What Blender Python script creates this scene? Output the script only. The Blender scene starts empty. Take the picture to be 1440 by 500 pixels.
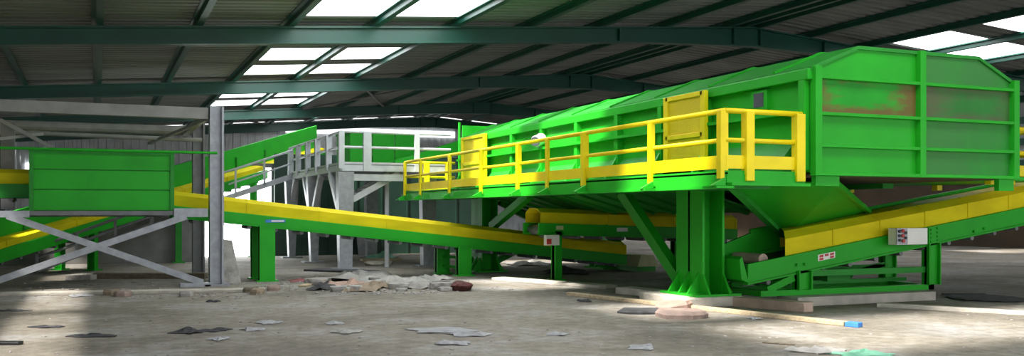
import bpy, bmesh, math, random
from mathutils import Vector, Matrix, noise
random.seed(7)
C = bpy.context.scene.collection
S = bpy.context.scene
# ------------------------------------------------------------------ camera frame (1440 x 500)
EYE, FOC, CX, HY = 1.2, 1351.0, 720.0, 298.0
CA, SA = 0.91819, 0.39615            # building axes are turned 23.3 degrees from the view axis
def P(px, py, X=None, Y=None, Z=None):
    """world point seen at a pixel, on the plane X=, Y= or Z="""
    u = (px - CX) / FOC; w = (HY - py) / FOC
    d = Vector((SA + CA * u, CA - SA * u, w))
    if X is not None: t = X / d.x
    elif Y is not None: t = Y / d.y
    else: t = (Z - EYE) / d.z
    return Vector((0, 0, EYE)) + d * t
def G(px, py, z=0.0): return P(px, py, Z=z)
cam = bpy.data.cameras.new('camera'); co = bpy.data.objects.new('camera', cam); C.objects.link(co)
co.location = (0, 0, EYE); co.rotation_euler = (math.pi / 2, 0, -math.atan2(SA, CA))
cam.sensor_width = 36; cam.lens = FOC / 1440 * 36; cam.shift_y = (HY - 250) / 1440; cam.clip_end = 400
S.camera = co

# ------------------------------------------------------------------ materials
def mat(name, col, rough=0.5, metal=0.0, var=0.12, scale=3.0, bump=0.0, bscale=40, col2=None, thr=(0.45, 0.65), stretch=(1, 1, 1), spec=0.5):
    m = bpy.data.materials.new(name); m.use_nodes = True
    nt = m.node_tree; N = nt.nodes; L = nt.links
    b = N['Principled BSDF']; b.inputs['Roughness'].default_value = rough; b.inputs['Metallic'].default_value = metal
    b.inputs['Specular IOR Level'].default_value = spec
    tc = N.new('ShaderNodeTexCoord'); mp = N.new('ShaderNodeMapping'); mp.inputs['Scale'].default_value = stretch
    L.new(tc.outputs['Object'], mp.inputs['Vector'])
    n = N.new('ShaderNodeTexNoise'); n.inputs['Scale'].default_value = scale; n.inputs['Detail'].default_value = 6
    L.new(mp.outputs['Vector'], n.inputs['Vector'])
    r = N.new('ShaderNodeValToRGB')
    c2 = col2 if col2 else tuple(c * (1 - var * 2) for c in col)
    c1 = col if col2 else tuple(min(1, c * (1 + var)) for c in col)
    r.color_ramp.elements[0].color = (*c2, 1); r.color_ramp.elements[1].color = (*c1, 1)
    r.color_ramp.elements[0].position = thr[0] if col2 else 0.3; r.color_ramp.elements[1].position = thr[1] if col2 else 0.7
    L.new(n.outputs['Fac'], r.inputs['Fac']); L.new(r.outputs['Color'], b.inputs['Base Color'])
    if bump:
        n2 = N.new('ShaderNodeTexNoise'); n2.inputs['Scale'].default_value = bscale; n2.inputs['Detail'].default_value = 5
        L.new(mp.outputs['Vector'], n2.inputs['Vector'])
        bp = N.new('ShaderNodeBump'); bp.inputs['Strength'].default_value = bump; bp.inputs['Distance'].default_value = 0.02
        L.new(n2.outputs['Fac'], bp.inputs['Height']); L.new(bp.outputs['Normal'], b.inputs['Normal'])
    return m
GREEN = mat('green_paint', (0.018, 0.38, 0.018), 0.45, var=0.06, scale=2, spec=0.22)
GREEN_D = mat('green_paint_dusty', (0.022, 0.27, 0.028), 0.5, var=0.1, scale=2, spec=0.25)
def stain_mat(name, green, brown, lo, hi, cx=0.45, cz=0.6, amt=0.9, sc=5.0):
    m = mat(name, green, 0.5, var=0.08, spec=0.25); nt = m.node_tree; N = nt.nodes; L = nt.links; b = N['Principled BSDF']
    tc = N.new('ShaderNodeTexCoord'); sp = N.new('ShaderNodeSeparateXYZ'); L.new(tc.outputs['Generated'], sp.inputs[0])
    def M(op, a, b_=None):
        n = N.new('ShaderNodeMath'); n.operation = op
        for i, v in enumerate((a, b_)):
            if v is None: continue
            if isinstance(v, (int, float)): n.inputs[i].default_value = v
            else: L.new(v, n.inputs[i])
        return n.outputs[0]
    dx = M('MULTIPLY', M('ABSOLUTE', M('SUBTRACT', sp.outputs[0], cx)), 1.7); dz = M('MULTIPLY', M('ABSOLUTE', M('SUBTRACT', sp.outputs[2], cz)), 1.75)
    mx = M('MAXIMUM', dx, dz)
    nz = N.new('ShaderNodeTexNoise'); nz.inputs['Scale'].default_value = sc; nz.inputs['Detail'].default_value = 6; nz.inputs['Roughness'].default_value = 0.65; L.new(tc.outputs['Generated'], nz.inputs['Vector'])
    d = M('ADD', mx, M('MULTIPLY', M('SUBTRACT', nz.outputs['Fac'], 0.5), 1.3))
    mr = N.new('ShaderNodeMapRange'); mr.inputs['From Min'].default_value = lo; mr.inputs['From Max'].default_value = hi; mr.inputs['To Max'].default_value = amt; mr.clamp = True; L.new(d, mr.inputs['Value'])
    old = b.inputs['Base Color'].links[0].from_socket
    mix = N.new('ShaderNodeMix'); mix.data_type = 'RGBA'; L.new(mr.outputs[0], mix.inputs['Factor']); L.new(old, mix.inputs['A']); mix.inputs['B'].default_value = (*brown, 1)
    L.new(mix.outputs['Result'], b.inputs['Base Color']); return m
STAIN = stain_mat('rust_stained_green', (0.014, 0.33, 0.018), (0.17, 0.085, 0.03), 0.42, 0.8)
STAIN2 = stain_mat('mud_stained_green', (0.026, 0.21, 0.032), (0.12, 0.10, 0.06), 0.25, 0.9, 0.62, 0.5, 0.75, 4.0)
DULL_G = mat('dull_green', (0.026, 0.27, 0.032), 0.5, scale=1.5, col2=(0.045, 0.225, 0.045), thr=(0.4, 0.6), spec=0.25)  # duller green with soft blotches, used on the right end panels
YEL = mat('yellow_paint', (0.84, 0.66, 0.006), 0.42, var=0.06, scale=3, spec=0.3)
YEL_C = mat('yellow_cover_sheet', (0.74, 0.62, 0.012), 0.6, spec=0.1, var=0.09, scale=1.6, stretch=(1, 2, 3))
STEEL = mat('galvanised_steel', (0.33, 0.345, 0.375), 0.42, metal=0.25, var=0.1, scale=9)
STEEL_D = mat('weathered_steel', (0.17, 0.175, 0.18), 0.55, metal=0.15, var=0.15, scale=5)
WHITE_S = mat('pale_galvanised_steel', (0.56, 0.58, 0.62), 0.4, metal=0.1, var=0.06, scale=7)
TEAL = mat('dark_green_steel', (0.010, 0.080, 0.055), 0.40, var=0.1, scale=1.2)
GANTRY = mat('dull_beige_steel', (0.27, 0.27, 0.25), 0.6, var=0.12, scale=4)
ROOF = mat('grey_roof_sheet', (0.20, 0.21, 0.20), 0.5, var=0.16, scale=0.6, stretch=(0.4, 2.5, 1))
CLAD = mat('light_wall_cladding', (0.58, 0.60, 0.62), 0.5, var=0.1, scale=1.5)
DARKW = mat('dark_green_partition', (0.012, 0.045, 0.028), 0.5, var=0.2, scale=1.0)
BLOCK = mat('grey_block_wall', (0.22, 0.22, 0.21), 0.85, var=0.12, scale=2.5, bump=0.3)
BROWN = mat('dark_brown_wall', (0.05, 0.032, 0.016), 0.8, var=0.2, scale=1.0)
RUBBER = mat('black_rubber', (0.018, 0.018, 0.019), 0.7, scale=8)
CONC = mat('dusty_concrete', (0.50, 0.46, 0.40), 0.9, var=0.12, scale=5, bump=0.4)
CONC_P = mat('pinkish_concrete', (0.52, 0.38, 0.31), 0.9, var=0.12, scale=5, bump=0.4)
STONE_P = mat('pink_brown_stone', (0.30, 0.22, 0.19), 0.9, var=0.15, scale=6, bump=0.5)
STONE_G = mat('grey_rubble', (0.34, 0.32, 0.30), 0.95, var=0.2, scale=6, bump=0.5)
WOOD = mat('pale_timber', (0.50, 0.40, 0.26), 0.8, var=0.14, scale=6, stretch=(0.4, 4, 4), bump=0.2)
WOOD_D = mat('dirty_timber', (0.17, 0.14, 0.10), 0.9, var=0.2, scale=6, stretch=(0.4, 4, 4), bump=0.2)
PAPER = mat('dirty_white_paper', (0.36, 0.36, 0.37), 0.85, var=0.1, scale=8)
RAG_D = mat('dark_grey_rag', (0.055, 0.055, 0.06), 0.95, var=0.25, scale=8)
RAG_G = mat('dusty_grey_sheet', (0.36, 0.35, 0.33), 0.9, var=0.15, scale=6)
CARD = mat('brown_cardboard', (0.27, 0.21, 0.15), 0.9, var=0.12, scale=5)
PINK = mat('pink_cardboard', (0.40, 0.27, 0.22), 0.9, var=0.1, scale=5)
MAROON = mat('maroon_sack', (0.10, 0.022, 0.022), 0.8, var=0.2, scale=8)
RED = mat('red_plastic', (0.55, 0.04, 0.04), 0.5)
RED_F = mat('faded_red_cloth', (0.30, 0.10, 0.10), 0.9)
BLUE = mat('blue_paint', (0.05, 0.22, 0.62), 0.6)
MINT = mat('mint_green_plastic', (0.20, 0.50, 0.34), 0.5, var=0.15, scale=6)
WHITE = mat('white_plastic', (0.80, 0.80, 0.76), 0.45, var=0.04)
BLACK = mat('black_plastic', (0.02, 0.02, 0.022), 0.45)
GLASSD = mat('dark_window_glass', (0.10, 0.10, 0.13), 0.15, var=0.1)
CREAM = mat('pale_cream_paint', (0.55, 0.55, 0.28), 0.6)
FLOORM = None

def floor_material():
    m = bpy.data.materials.new('dusty_concrete_floor'); m.use_nodes = True
    nt = m.node_tree; N = nt.nodes; L = nt.links; b = N['Principled BSDF']
    b.inputs['Roughness'].default_value = 0.85; b.inputs['Specular IOR Level'].default_value = 0.3
    tc = N.new('ShaderNodeTexCoord')
    def nz(scale, detail, rough=0.6):
        n = N.new('ShaderNodeTexNoise'); n.inputs['Scale'].default_value = scale; n.inputs['Detail'].default_value = detail
        n.inputs['Roughness'].default_value = rough; L.new(tc.outputs['Object'], n.inputs['Vector']); return n
    def ramp(src, stops):
        r = N.new('ShaderNodeValToRGB'); e = r.color_ramp.elements
        e[0].position, e[0].color = stops[0][0], (*stops[0][1], 1); e[1].position, e[1].color = stops[-1][0], (*stops[-1][1], 1)
        for p, c in stops[1:-1]:
            q = e.new(p); q.color = (*c, 1)
        L.new(src, r.inputs['Fac']); return r
    a = ramp(nz(0.45, 7).outputs['Fac'], [(0.30, (0.15, 0.138, 0.115)), (0.5, (0.25, 0.228, 0.192)), (0.72, (0.34, 0.322, 0.295))])
    g = ramp(nz(0.9, 8, 0.7).outputs['Fac'], [(0.5, (0, 0, 0)), (0.66, (1, 1, 1))])
    mx = N.new('ShaderNodeMix'); mx.data_type = 'RGBA'
    sep = N.new('ShaderNodeMath'); sep.operation = 'MULTIPLY'; sep.inputs[1].default_value = 0.55
    L.new(g.outputs['Color'], sep.inputs[0]); L.new(sep.outputs[0], mx.inputs['Factor'])
    L.new(a.outputs['Color'], mx.inputs['A']); mx.inputs['B'].default_value = (0.37, 0.375, 0.385, 1)
    d = ramp(nz(7.0, 8, 0.75).outputs['Fac'], [(0.34, (0.62, 0.60, 0.57)), (0.60, (1.08, 1.06, 1.04))])
    mu = N.new('ShaderNodeMix'); mu.data_type = 'RGBA'; mu.blend_type = 'MULTIPLY'; mu.inputs['Factor'].default_value = 1
    L.new(mx.outputs['Result'], mu.inputs['A']); L.new(d.outputs['Color'], mu.inputs['B'])
    L.new(mu.outputs['Result'], b.inputs['Base Color'])
    bp = N.new('ShaderNodeBump'); bp.inputs['Strength'].default_value = 0.35; bp.inputs['Distance'].default_value = 0.03
    L.new(nz(5.0, 9, 0.7).outputs['Fac'], bp.inputs['Height']); L.new(bp.outputs['Normal'], b.inputs['Normal'])
    return m
FLOORM = floor_material()

def skylight_material(name, emit, trans):
    m = bpy.data.materials.new(name); m.use_nodes = True
    nt = m.node_tree; N = nt.nodes; L = nt.links; N.remove(N['Principled BSDF'])
    e = N.new('ShaderNodeEmission'); e.inputs['Color'].default_value = (0.95, 0.98, 1, 1); e.inputs['Strength'].default_value = emit
    t = N.new('ShaderNodeBsdfTransparent'); t.inputs['Color'].default_value = (1, 1, 1, 1)
    mx = N.new('ShaderNodeMixShader'); mx.inputs['Fac'].default_value = trans
    L.new(e.outputs[0], mx.inputs[1]); L.new(t.outputs[0], mx.inputs[2])
    L.new(mx.outputs[0], N['Material Output'].inputs['Surface'])
    return m
SKYL = skylight_material('translucent_skylight_sheet', 4.6, 0.6)
STRIPL = skylight_material('translucent_wall_strip', 1.1, 0.25)

def mesh_panel_material():
    m = mat('yellow_wire_mesh', (0.80, 0.62, 0.012), 0.45, var=0.05)
    return m

# ------------------------------------------------------------------ mesh builder
class MB:
    def __init__(s): s.bm = bmesh.new()
    def hexa(s, pts):
        v = [s.bm.verts.new(p) for p in pts]
        for f in ((3, 2, 1, 0), (4, 5, 6, 7), (0, 1, 5, 4), (1, 2, 6, 5), (2, 3, 7, 6), (3, 0, 4, 7)):
            s.bm.faces.new([v[i] for i in f])
        return s
    def box(s, x0, x1, y0, y1, z0, z1):
        return s.hexa([(x0, y0, z0), (x1, y0, z0), (x1, y1, z0), (x0, y1, z0), (x0, y0, z1), (x1, y0, z1), (x1, y1, z1), (x0, y1, z1)])
    def beam(s, a, b, w, h, up=(0, 0, 1)):
        a = Vector(a); b = Vector(b); d = (b - a).normalized(); up = Vector(up)
        side = d.cross(up)
        if side.length < 1e-4: side = d.cross(Vector((0, 1, 0)))
        side.normalize(); u = side.cross(d).normalized()
        q = [(-w / 2, -h / 2), (w / 2, -h / 2), (w / 2, h / 2), (-w / 2, h / 2)]
        return s.hexa([a + side * x + u * y for x, y in q] + [b + side * x + u * y for x, y in q])
    def ibeam(s, a, b, w, h, tw=0.03, tf=0.035, up=(0, 0, 1)):
        a = Vector(a); b = Vector(b); d = (b - a).normalized(); side = d.cross(Vector(up)).normalized(); u = side.cross(d).normalized()
        s.beam(a, b, tw, h - 2 * tf, up)
        o = u * (h / 2 - tf / 2)
        s.beam(a + o, b + o, w, tf, up); s.beam(a - o, b - o, w, tf, up); return s
    def tube(s, a, b, r, n=10):
        a = Vector(a); b = Vector(b); d = (b - a).normalized()
        x = d.orthogonal().normalized(); y = d.cross(x)
        r0 = [s.bm.verts.new(a + (x * math.cos(2 * math.pi * i / n) + y * math.sin(2 * math.pi * i / n)) * r) for i in range(n)]
        r1 = [s.bm.verts.new(b + (x * math.cos(2 * math.pi * i / n) + y * math.sin(2 * math.pi * i / n)) * r) for i in range(n)]
        for i in range(n): s.bm.faces.new((r0[i], r0[(i + 1) % n], r1[(i + 1) % n], r1[i]))
        s.bm.faces.new(r0[::-1]); s.bm.faces.new(r1); return s
    def prism(s, pts, vec):
        vec = Vector(vec); a = [s.bm.verts.new(Vector(p)) for p in pts]; b = [s.bm.verts.new(Vector(p) + vec) for p in pts]
        n = len(a)
        s.bm.faces.new(a[::-1]); s.bm.faces.new(b)
        for i in range(n): s.bm.faces.new((a[i], a[(i + 1) % n], b[(i + 1) % n], b[i]))
        return s
    def sheet(s, pts, th):
        p = [Vector(q) for q in pts]; n = (p[1] - p[0]).cross(p[2] - p[0]).normalized()
        return s.prism(p, n * th)
    def build(s, name, m, parent=None, local=False, bevel=0.0, smooth=False, at=None):
        bm = s.bm
        bmesh.ops.recalc_face_normals(bm, faces=bm.faces)
        off = Vector((0, 0, 0))
        if parent is not None and not local:
            p = parent
            while p is not None:
                off += p.location; p = p.parent
        loc = Vector((0, 0, 0))
        if parent is None:
            if at is not None: loc = Vector(at)
            else:
                lo = [min(v.co[i] for v in bm.verts) for i in range(3)]; hi = [max(v.co[i] for v in bm.verts) for i in range(3)]
                loc = Vector(((lo[0] + hi[0]) / 2, (lo[1] + hi[1]) / 2, lo[2]))
            off = loc
        if off.length: bmesh.ops.translate(bm, verts=bm.verts, vec=-off)
        me = bpy.data.meshes.new(name); bm.to_mesh(me); bm.free()
        me.materials.append(m)
        if smooth:
            for f in me.polygons: f.use_smooth = True
        o = bpy.data.objects.new(name, me); C.objects.link(o); o.location = loc
        if parent is not None: o.parent = parent
        if bevel:
            b = o.modifiers.new('bevel', 'BEVEL'); b.width = bevel; b.segments = 2; b.limit_method = 'ANGLE'
        return o
def tag(o, label, cat, group=None, kind=None):
    o['label'] = label; o['category'] = cat
    if group: o['group'] = group
    if kind: o['kind'] = kind
    return o
def thing(name, label, cat, loc=(0, 0, 0), rz=0.0, group=None):
    o = bpy.data.objects.new(name, None); C.objects.link(o); o.location = loc; o.rotation_euler = (0, 0, rz)
    return tag(o, label, cat, group)
def struct(o, label, cat): return tag(o, label, cat, None, 'structure')
ORD = 'first second third fourth fifth sixth seventh eighth ninth tenth eleventh twelfth thirteenth fourteenth fifteenth sixteenth'.split()

# ------------------------------------------------------------------ building shell
XL, XR, RIDGE, Y0, YE = -4.0, 28.0, 16.0, -4.0, 48.0
def zt(x): return 4.92 + 0.075 * (x if x <= RIDGE else 2 * RIDGE - x)     # top of the rafters
ROOFT = 0.14
def zr(x): return zt(x) + ROOFT
struct(MB().box(XL - 0.3, XR + 0.3, Y0, YE + 0.3, -0.3, 0).build('floor', FLOORM, at=(0, 0, 0)), 'dusty grey brown concrete floor of the hall', 'floor')
struct(MB().box(-60, 90, YE + 0.3, 110, -0.4, -0.05).build('ground_outside', CONC), 'pale sunlit yard outside the hall', 'ground')

left_x = [XL] + [1.9 * k for k in range(-1, 9)] + [RIDGE]
right_x = [RIDGE, 17.9, 19.9, 21.9, 23.9, 25.9, XR]
strips = [(15.4, 17.5), (18.5, 20.5), (24.9, 27.0), (28.0, 30.0), (34.4, 36.5), (37.5, 39.5)]
near = {1.9: [(4.9, 7.0), (7.7, 9.4), (12.2, 14.4)], 3.8: [(4.9, 7.0), (12.2, 14.4)], 5.7: [(4.9, 7.0), (12.2, 14.4)], 7.6: [(4.9, 7.0), (43.6, 46.0)]}  # front entries: unseen skylights added to cast sun patches; the far one is real
def corrugated(mb, x0, x1, y0, y1, pitch=0.32, amp=0.035):
    key = ((0, 0), (0.42, 0), (0.5, 1), (0.92, 1), (1.0, 0))
    def h_at(y):
        f = ((y - Y0) / pitch) % 1.0
        for (fa, ha), (fb, hb) in zip(key[:-1], key[1:]):
            if f <= fb: return (ha + (hb - ha) * (f - fa) / (fb - fa)) * amp
        return 0
    ys = {round(y0, 5), round(y1, 5)}
    for k in range(int((y0 - Y0) / pitch) - 1, int((y1 - Y0) / pitch) + 2):
        for f, _ in key[:-1]:
            y = Y0 + (k + f) * pitch
            if y0 + 1e-3 < y < y1 - 1e-3: ys.add(round(y, 5))
    prof = [(y, h_at(y)) for y in sorted(ys)]
    a = [mb.bm.verts.new((x0, y, zr(x0) + h)) for y, h in prof]; b = [mb.bm.verts.new((x1, y, zr(x1) + h)) for y, h in prof]
    for i in range(len(a) - 1): mb.bm.faces.new((a[i], a[i + 1], b[i + 1], b[i]))
skylights = []
for side, xs, holes in (('left', left_x, (3.8, 5.7)), ('right', right_x, (19.9, 21.9))):
    mb = MB()
    for x0, x1 in zip(xs[:-1], xs[1:]):
        hs = list(near.get(round(x0, 2), [])) if side == 'left' else []
        if any(abs(x0 - h) < 0.01 for h in holes): hs += strips
        y = Y0
        for s0, s1 in hs:
            corrugated(mb, x0, x1, y, s0); y = s1
            skylights.append((x0, x1, s0, s1, side))
        corrugated(mb, x0, x1, y, YE + 0.1)
    struct(mb.build('ceiling' if side == 'left' else 'ceiling_slope', ROOF), 'grey ribbed roof sheeting on the %s slope of the hall' % side, 'roof')
for i, (x0, x1, s0, s1, side) in enumerate(skylights):
    mb = MB(); e = 0.06
    mb.hexa([(x0 + e, s0, zr(x0 + e) + 0.01), (x1 - e, s0, zr(x1 - e) + 0.01), (x1 - e, s1, zr(x1 - e) + 0.01), (x0 + e, s1, zr(x0 + e) + 0.01),
             (x0 + e, s0, zr(x0 + e) + 0.02), (x1 - e, s0, zr(x1 - e) + 0.02), (x1 - e, s1, zr(x1 - e) + 0.02), (x0 + e, s1, zr(x0 + e) + 0.02)])
    rows = [(4.9, 7.0), (7.7, 9.4), (12.2, 14.4)] + strips + [(43.6, 46.0)]
    row = rows.index((s0, s1)) if side == 'left' else strips.index((s0, s1))
    cols = ([1.9, 3.8, 5.7, 7.6] if row == 0 else [1.9] if row == 1 else [1.9, 3.8, 5.7] if row == 2 else [7.6] if row == 9 else [3.8, 5.7]) if side == 'left' else [21.9, 19.9]
    col = [abs(c - x0) < 0.02 for c in cols].index(True)
    struct(mb.build('window_%d' % (i + 1), SKYL), 'bright roof skylight on the %s slope, %s from the eaves in the %s row from the front (the front three left rows are unseen additions for sun patches)' % (side, ORD[col], ORD[row]), 'skylight')
# purlins (zed sections) running the length of the hall
npur = 0
for x in left_x[1:-1] + right_x[1:-1]:
    mb = MB(); z0 = zt(x)
    mb.box(x - 0.025, x + 0.025, Y0, YE, z0 + 0.005, z0 + ROOFT + 0.032)
    mb.box(x - 0.02, x + 0.11, Y0, YE, z0 + 0.0, z0 + 0.025); mb.box(x - 0.11, x + 0.02, Y0, YE, z0 + ROOFT - 0.03, z0 + ROOFT - 0.004)
    npur += 1
    struct(mb.build('roof_purlin', TEAL), 'dark green roof purlin running the length of the hall, %s from the low left side' % (ORD + ['seventeenth'])[npur - 1], 'purlin')
for dx, w in ((-0.22, 'left'), (0.22, 'right')):
    x = RIDGE + dx
    struct(MB().box(x - 0.05, x + 0.05, Y0, YE, zt(x), zt(x) + ROOFT - 0.02).build('ridge_purlin', TEAL), 'dark green twin ridge purlin, %s of the pair' % w, 'purlin')
# portal frames
frames = [11.5, 21.0, 30.5, 40.0, 47.6]
for i, y in enumerate(frames):
    for side, xa, xb in (('left', XL, RIDGE), ('right', RIDGE, XR)):
        mb = MB(); n = 6; hw = 0.13
        def dep(x):
            d = 0.37 + 0.03 * max(0, x - 0) / 16
            return d + 0.12 * max(0, 1 - abs(x - RIDGE) / 2.6)
        for k in range(n):
            x0 = xa + (xb - xa) * k / n; x1 = xa + (xb - xa) * (k + 1) / n
            for (w, ta, tb) in ((0.02, None, None), (hw, 0, 0.04), (hw, 1, 0.04)):
                def zz(x):
                    top = zt(x) - 0.003; bot = top - dep(x)
                    if ta is None: return bot, top
                    return (top - 0.04, top) if ta == 0 else (bot, bot + 0.04)
                b0, t0 = zz(x0); b1, t1 = zz(x1)
                mb.hexa([(x0, y - w, b0), (x1, y - w, b1), (x1, y + w, b1), (x0, y + w, b0), (x0, y - w, t0), (x1, y - w, t1), (x1, y + w, t1), (x0, y + w, t0)])
        # stiffener plates
        for f in (0.0, 0.86) if side == 'left' else (0.02, 0.2):
            x = xa + (xb - xa) * f if side == 'right' else xb - (xb - xa) * (1 - f) * 0.2 - 0.05
            mb.box(x - 0.02, x + 0.02, y - hw + 0.005, y + hw - 0.005, zt(x) - dep(x) + 0.01, zt(x) - 0.02)
        struct(mb.build('roof_rafter', TEAL), 'dark green steel rafter of the %s roof slope, %s frame from the front' % (side, ORD[i]), 'rafter')
    for side, x in (('left', XL + 0.1), ('right', XR - 0.2)):
        struct(MB().ibeam((x, y, 0), (x, y, zt(x) - 0.37), 0.26, 0.3, up=(1, 0, 0)).build('frame_column', TEAL), 'dark green %s column of the %s portal frame' % (side, ORD[i]), 'column')
# diagonal wind bracing in the third bay
for k, (xa, ya, xb, yb) in enumerate(((7.8, 30.7, 11.2, 39.8), (11.2, 30.7, 7.8, 39.8), (3.9, 40.2, 7.6, 47.3))):
    struct(MB().beam((xa, ya, zt(xa) - 0.06), (xb, yb, zt(xb) - 0.06), 0.09, 0.05).build('roof_brace', STEEL_D), 'thin diagonal bracing bar under the far roof, %s of three' % ORD[k], 'brace')

def ribbed_wall(name, axis, c, a0, a1, z0, ztop, m, label, pitch=0.35, amp=0.05):
    mb = MB(); n = round((a1 - a0) / pitch); prof = []
    for i in range(n):
        for f, h in ((0, 0), (0.4, 0), (0.5, 1), (0.9, 1)): prof.append((a0 + (i + f) * (a1 - a0) / n, h * amp))
    prof.append((a1, 0))
    lo = []; hi = []
    for a, h in prof:
        p = (a, c - h) if axis == 'x' else (c - h, a)
        zt_ = ztop(a) if callable(ztop) else ztop
        lo.append(mb.bm.verts.new((p[0], p[1], z0))); hi.append(mb.bm.verts.new((p[0], p[1], zt_)))
    for i in range(len(lo) - 1): mb.bm.faces.new((lo[i], lo[i + 1], hi[i + 1], hi[i]))
    return struct(mb.build(name, m), label, 'wall')
ribbed_wall('wall_back', 'x', YE, XL, XR, 0, lambda x: zr(x) - 0.03, CLAD, 'pale ribbed sheet end wall under the far roof')
ribbed_wall('wall_left', 'y', XL - 0.1, Y0, YE, 0, zr(XL) - 0.02, CLAD, 'pale ribbed sheet side wall on the low side')
ribbed_wall('wall_right', 'y', XR + 0.1, Y0, YE, 2.5, zr(XR) - 0.02, CLAD, 'pale ribbed sheeting on the upper right side wall')
struct(MB().box(XR, XR + 0.25, Y0, YE, 0, 2.5).build('wall_right_lower', BROWN), 'dark brown lower part of the right side wall', 'wall')
for k, z in enumerate((2.7, 3.4, 4.1, 4.8)):
    struct(MB().box(XR - 0.16, XR - 0.02, Y0, YE, z, z + 0.22).build('wall_girt', TEAL), 'dark horizontal girt on the right side wall, %s up' % ORD[k], 'girt')
# translucent strip and small openings on the end wall
p0 = P(402, 186, Y=YE - 0.15); p1 = P(640, 186, Y=YE - 0.15)
struct(MB().box(p0.x, p1.x, YE - 0.14, YE - 0.1, p0.z, p0.z + 0.33).build('window_strip', STRIPL), 'bluish translucent strip high on the end wall under the rafter', 'window')
for k, (a, b) in enumerate((((37, 241), (47, 229)), ((36, 267), (44, 258)))):
    q0 = P(*a, Y=YE - 0.15); q1 = P(*b, Y=YE - 0.15)
    struct(MB().box(q0.x, q1.x, YE - 0.14, YE - 0.1, q0.z, q1.z).build('window_opening_%d' % (k + 1), SKYL), '%s small bright window in the end wall beside the green feed hopper' % ('upper' if k == 0 else 'lower'), 'window')

# inner walls at the back
YD = 25.0
a = P(-60, 372, Y=YD - 0.6).x; b = P(275, 372, Y=YD - 0.6).x
struct(MB().box(a - 1.5, b, YD - 0.6, YD - 0.35, 0, 1.2).build('wall_block', BLOCK), 'low grey block wall behind the feed hopper platform', 'wall')
c0 = P(386, 362, Y=YD).x
YD = 26.7
c0 = P(386, 362, Y=YD).x
mb = MB(); mb.box(c0, 10.6, YD, YD + 0.12, 0, 2.8)
for k in range(9): mb.box(c0 + 0.75 * k, c0 + 0.75 * k + 0.05, YD - 0.03, YD, 0, 2.8)
mb.box(c0, 10.6, YD - 0.04, YD, 0.45, 0.52)
struct(mb.build('wall_partition', DARKW), 'dark green sheet partition behind the galvanised gallery', 'wall')
# doorway between the inner walls, filled by a glowing sheet standing in for daylight
d0 = P(280, 365, Y=YD + 0.3).x
DOORGLOW = skylight_material('glowing_doorway_sheet', 5.5, 0.3)
struct(MB().box(d0, c0 - 0.02, YD + 0.3, YD + 0.34, 0.0, 2.42).build('door_glow_sheet', DOORGLOW), 'glowing sheet in place of overexposed daylight, between block wall and partition', 'doorway')
mb = MB(); mb.box(d0 - 0.1, d0 + 0.02, YD + 0.2, YD + 0.42, 0, 2.5); mb.box(c0 - 0.05, c0 + 0.1, YD + 0.18, YD + 0.42, 0, 2.5); mb.box(d0 - 0.1, c0 + 0.1, YD + 0.2, YD + 0.42, 2.42, 2.54)
struct(mb.build('door_frame_1', STEEL_D), 'grey frame around the bright daylight opening', 'doorframe')
g = G(251, 369)
tag(MB().box(g.x - 0.07, g.x + 0.07, g.y - 0.07, g.y + 0.07, 0, 1.3).box(g.x - 0.14, g.x + 0.14, g.y - 0.14, g.y + 0.14, 0, 0.03).build('steel_post', GREEN_D), 'short green steel post standing before the grey block wall', 'post')

# ------------------------------------------------------------------ sorting cabin
XW, YF, XC2, YB = 7.2, 8.36, 10.28, 19.4
ZB, ZEV, ZTP = 1.62, 2.80, 3.06
cabin = thing('sorting_cabin', 'big bright green sorting cabin raised on steel columns', 'sorting machine', ((XW + XC2) / 2, (YF + YB) / 2, 0))
xm = (XW + XC2) / 2
zl = [ZB, 1.93, 2.28, 2.68]
# end wall: four rows of panels either side of a centre rib
for r in range(3):
    for c, (x0, x1) in enumerate(((XW, xm), (xm, XC2))):
        m = [GREEN, GREEN, STAIN][r] if c == 0 else [DULL_G, DULL_G, STAIN2][r]
        o = MB().box(x0 + 0.03, x1 - 0.02, YF, YF + 0.04, zl[r], zl[r + 1]).build('end_panel', m, cabin)
        if r == 2: o['label'] = ('green end panel with brown rust stains' if c == 0 else 'dull green end panel smeared with grey mud')
for c in (0, 1):
    sg = 1 if c == 0 else -1; xo = XW if c == 0 else XC2; xi = XW + 0.62 if c == 0 else XC2 - 0.6
    MB().prism([(xo, YF, zl[3]), (xm, YF, zl[3]), (xm, YF, ZTP), (xi, YF, ZTP), (xo, YF, ZEV)], (0, 0.04, 0)).build('gable_panel', GREEN if c == 0 else DULL_G, cabin)
for z in zl:
    MB().box(XW, XC2, YF - 0.07, YF + 0.02, z - 0.018, z + 0.018).build('end_rail', GREEN, cabin, bevel=0.004)
for x in (XW + 0.02, xm, XC2 - 0.02):
    MB().box(x - 0.045, x + 0.045, YF - 0.075, YF + 0.02, ZB - 0.02, (ZEV if abs(x - xm) > 0.1 else ZTP)).build('end_post', GREEN, cabin, bevel=0.004)
MB().box(XW + 0.03, XW + 0.36, YF - 0.01, YF + 0.06, ZB - 0.13, ZB - 0.02).build('skirt_plate', GREEN, cabin)
MB().box(XC2 - 0.25, XC2, YF - 0.01, YF + 0.06, ZB - 0.16, ZB - 0.02).build('skirt_plate', GREEN, cabin)
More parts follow.
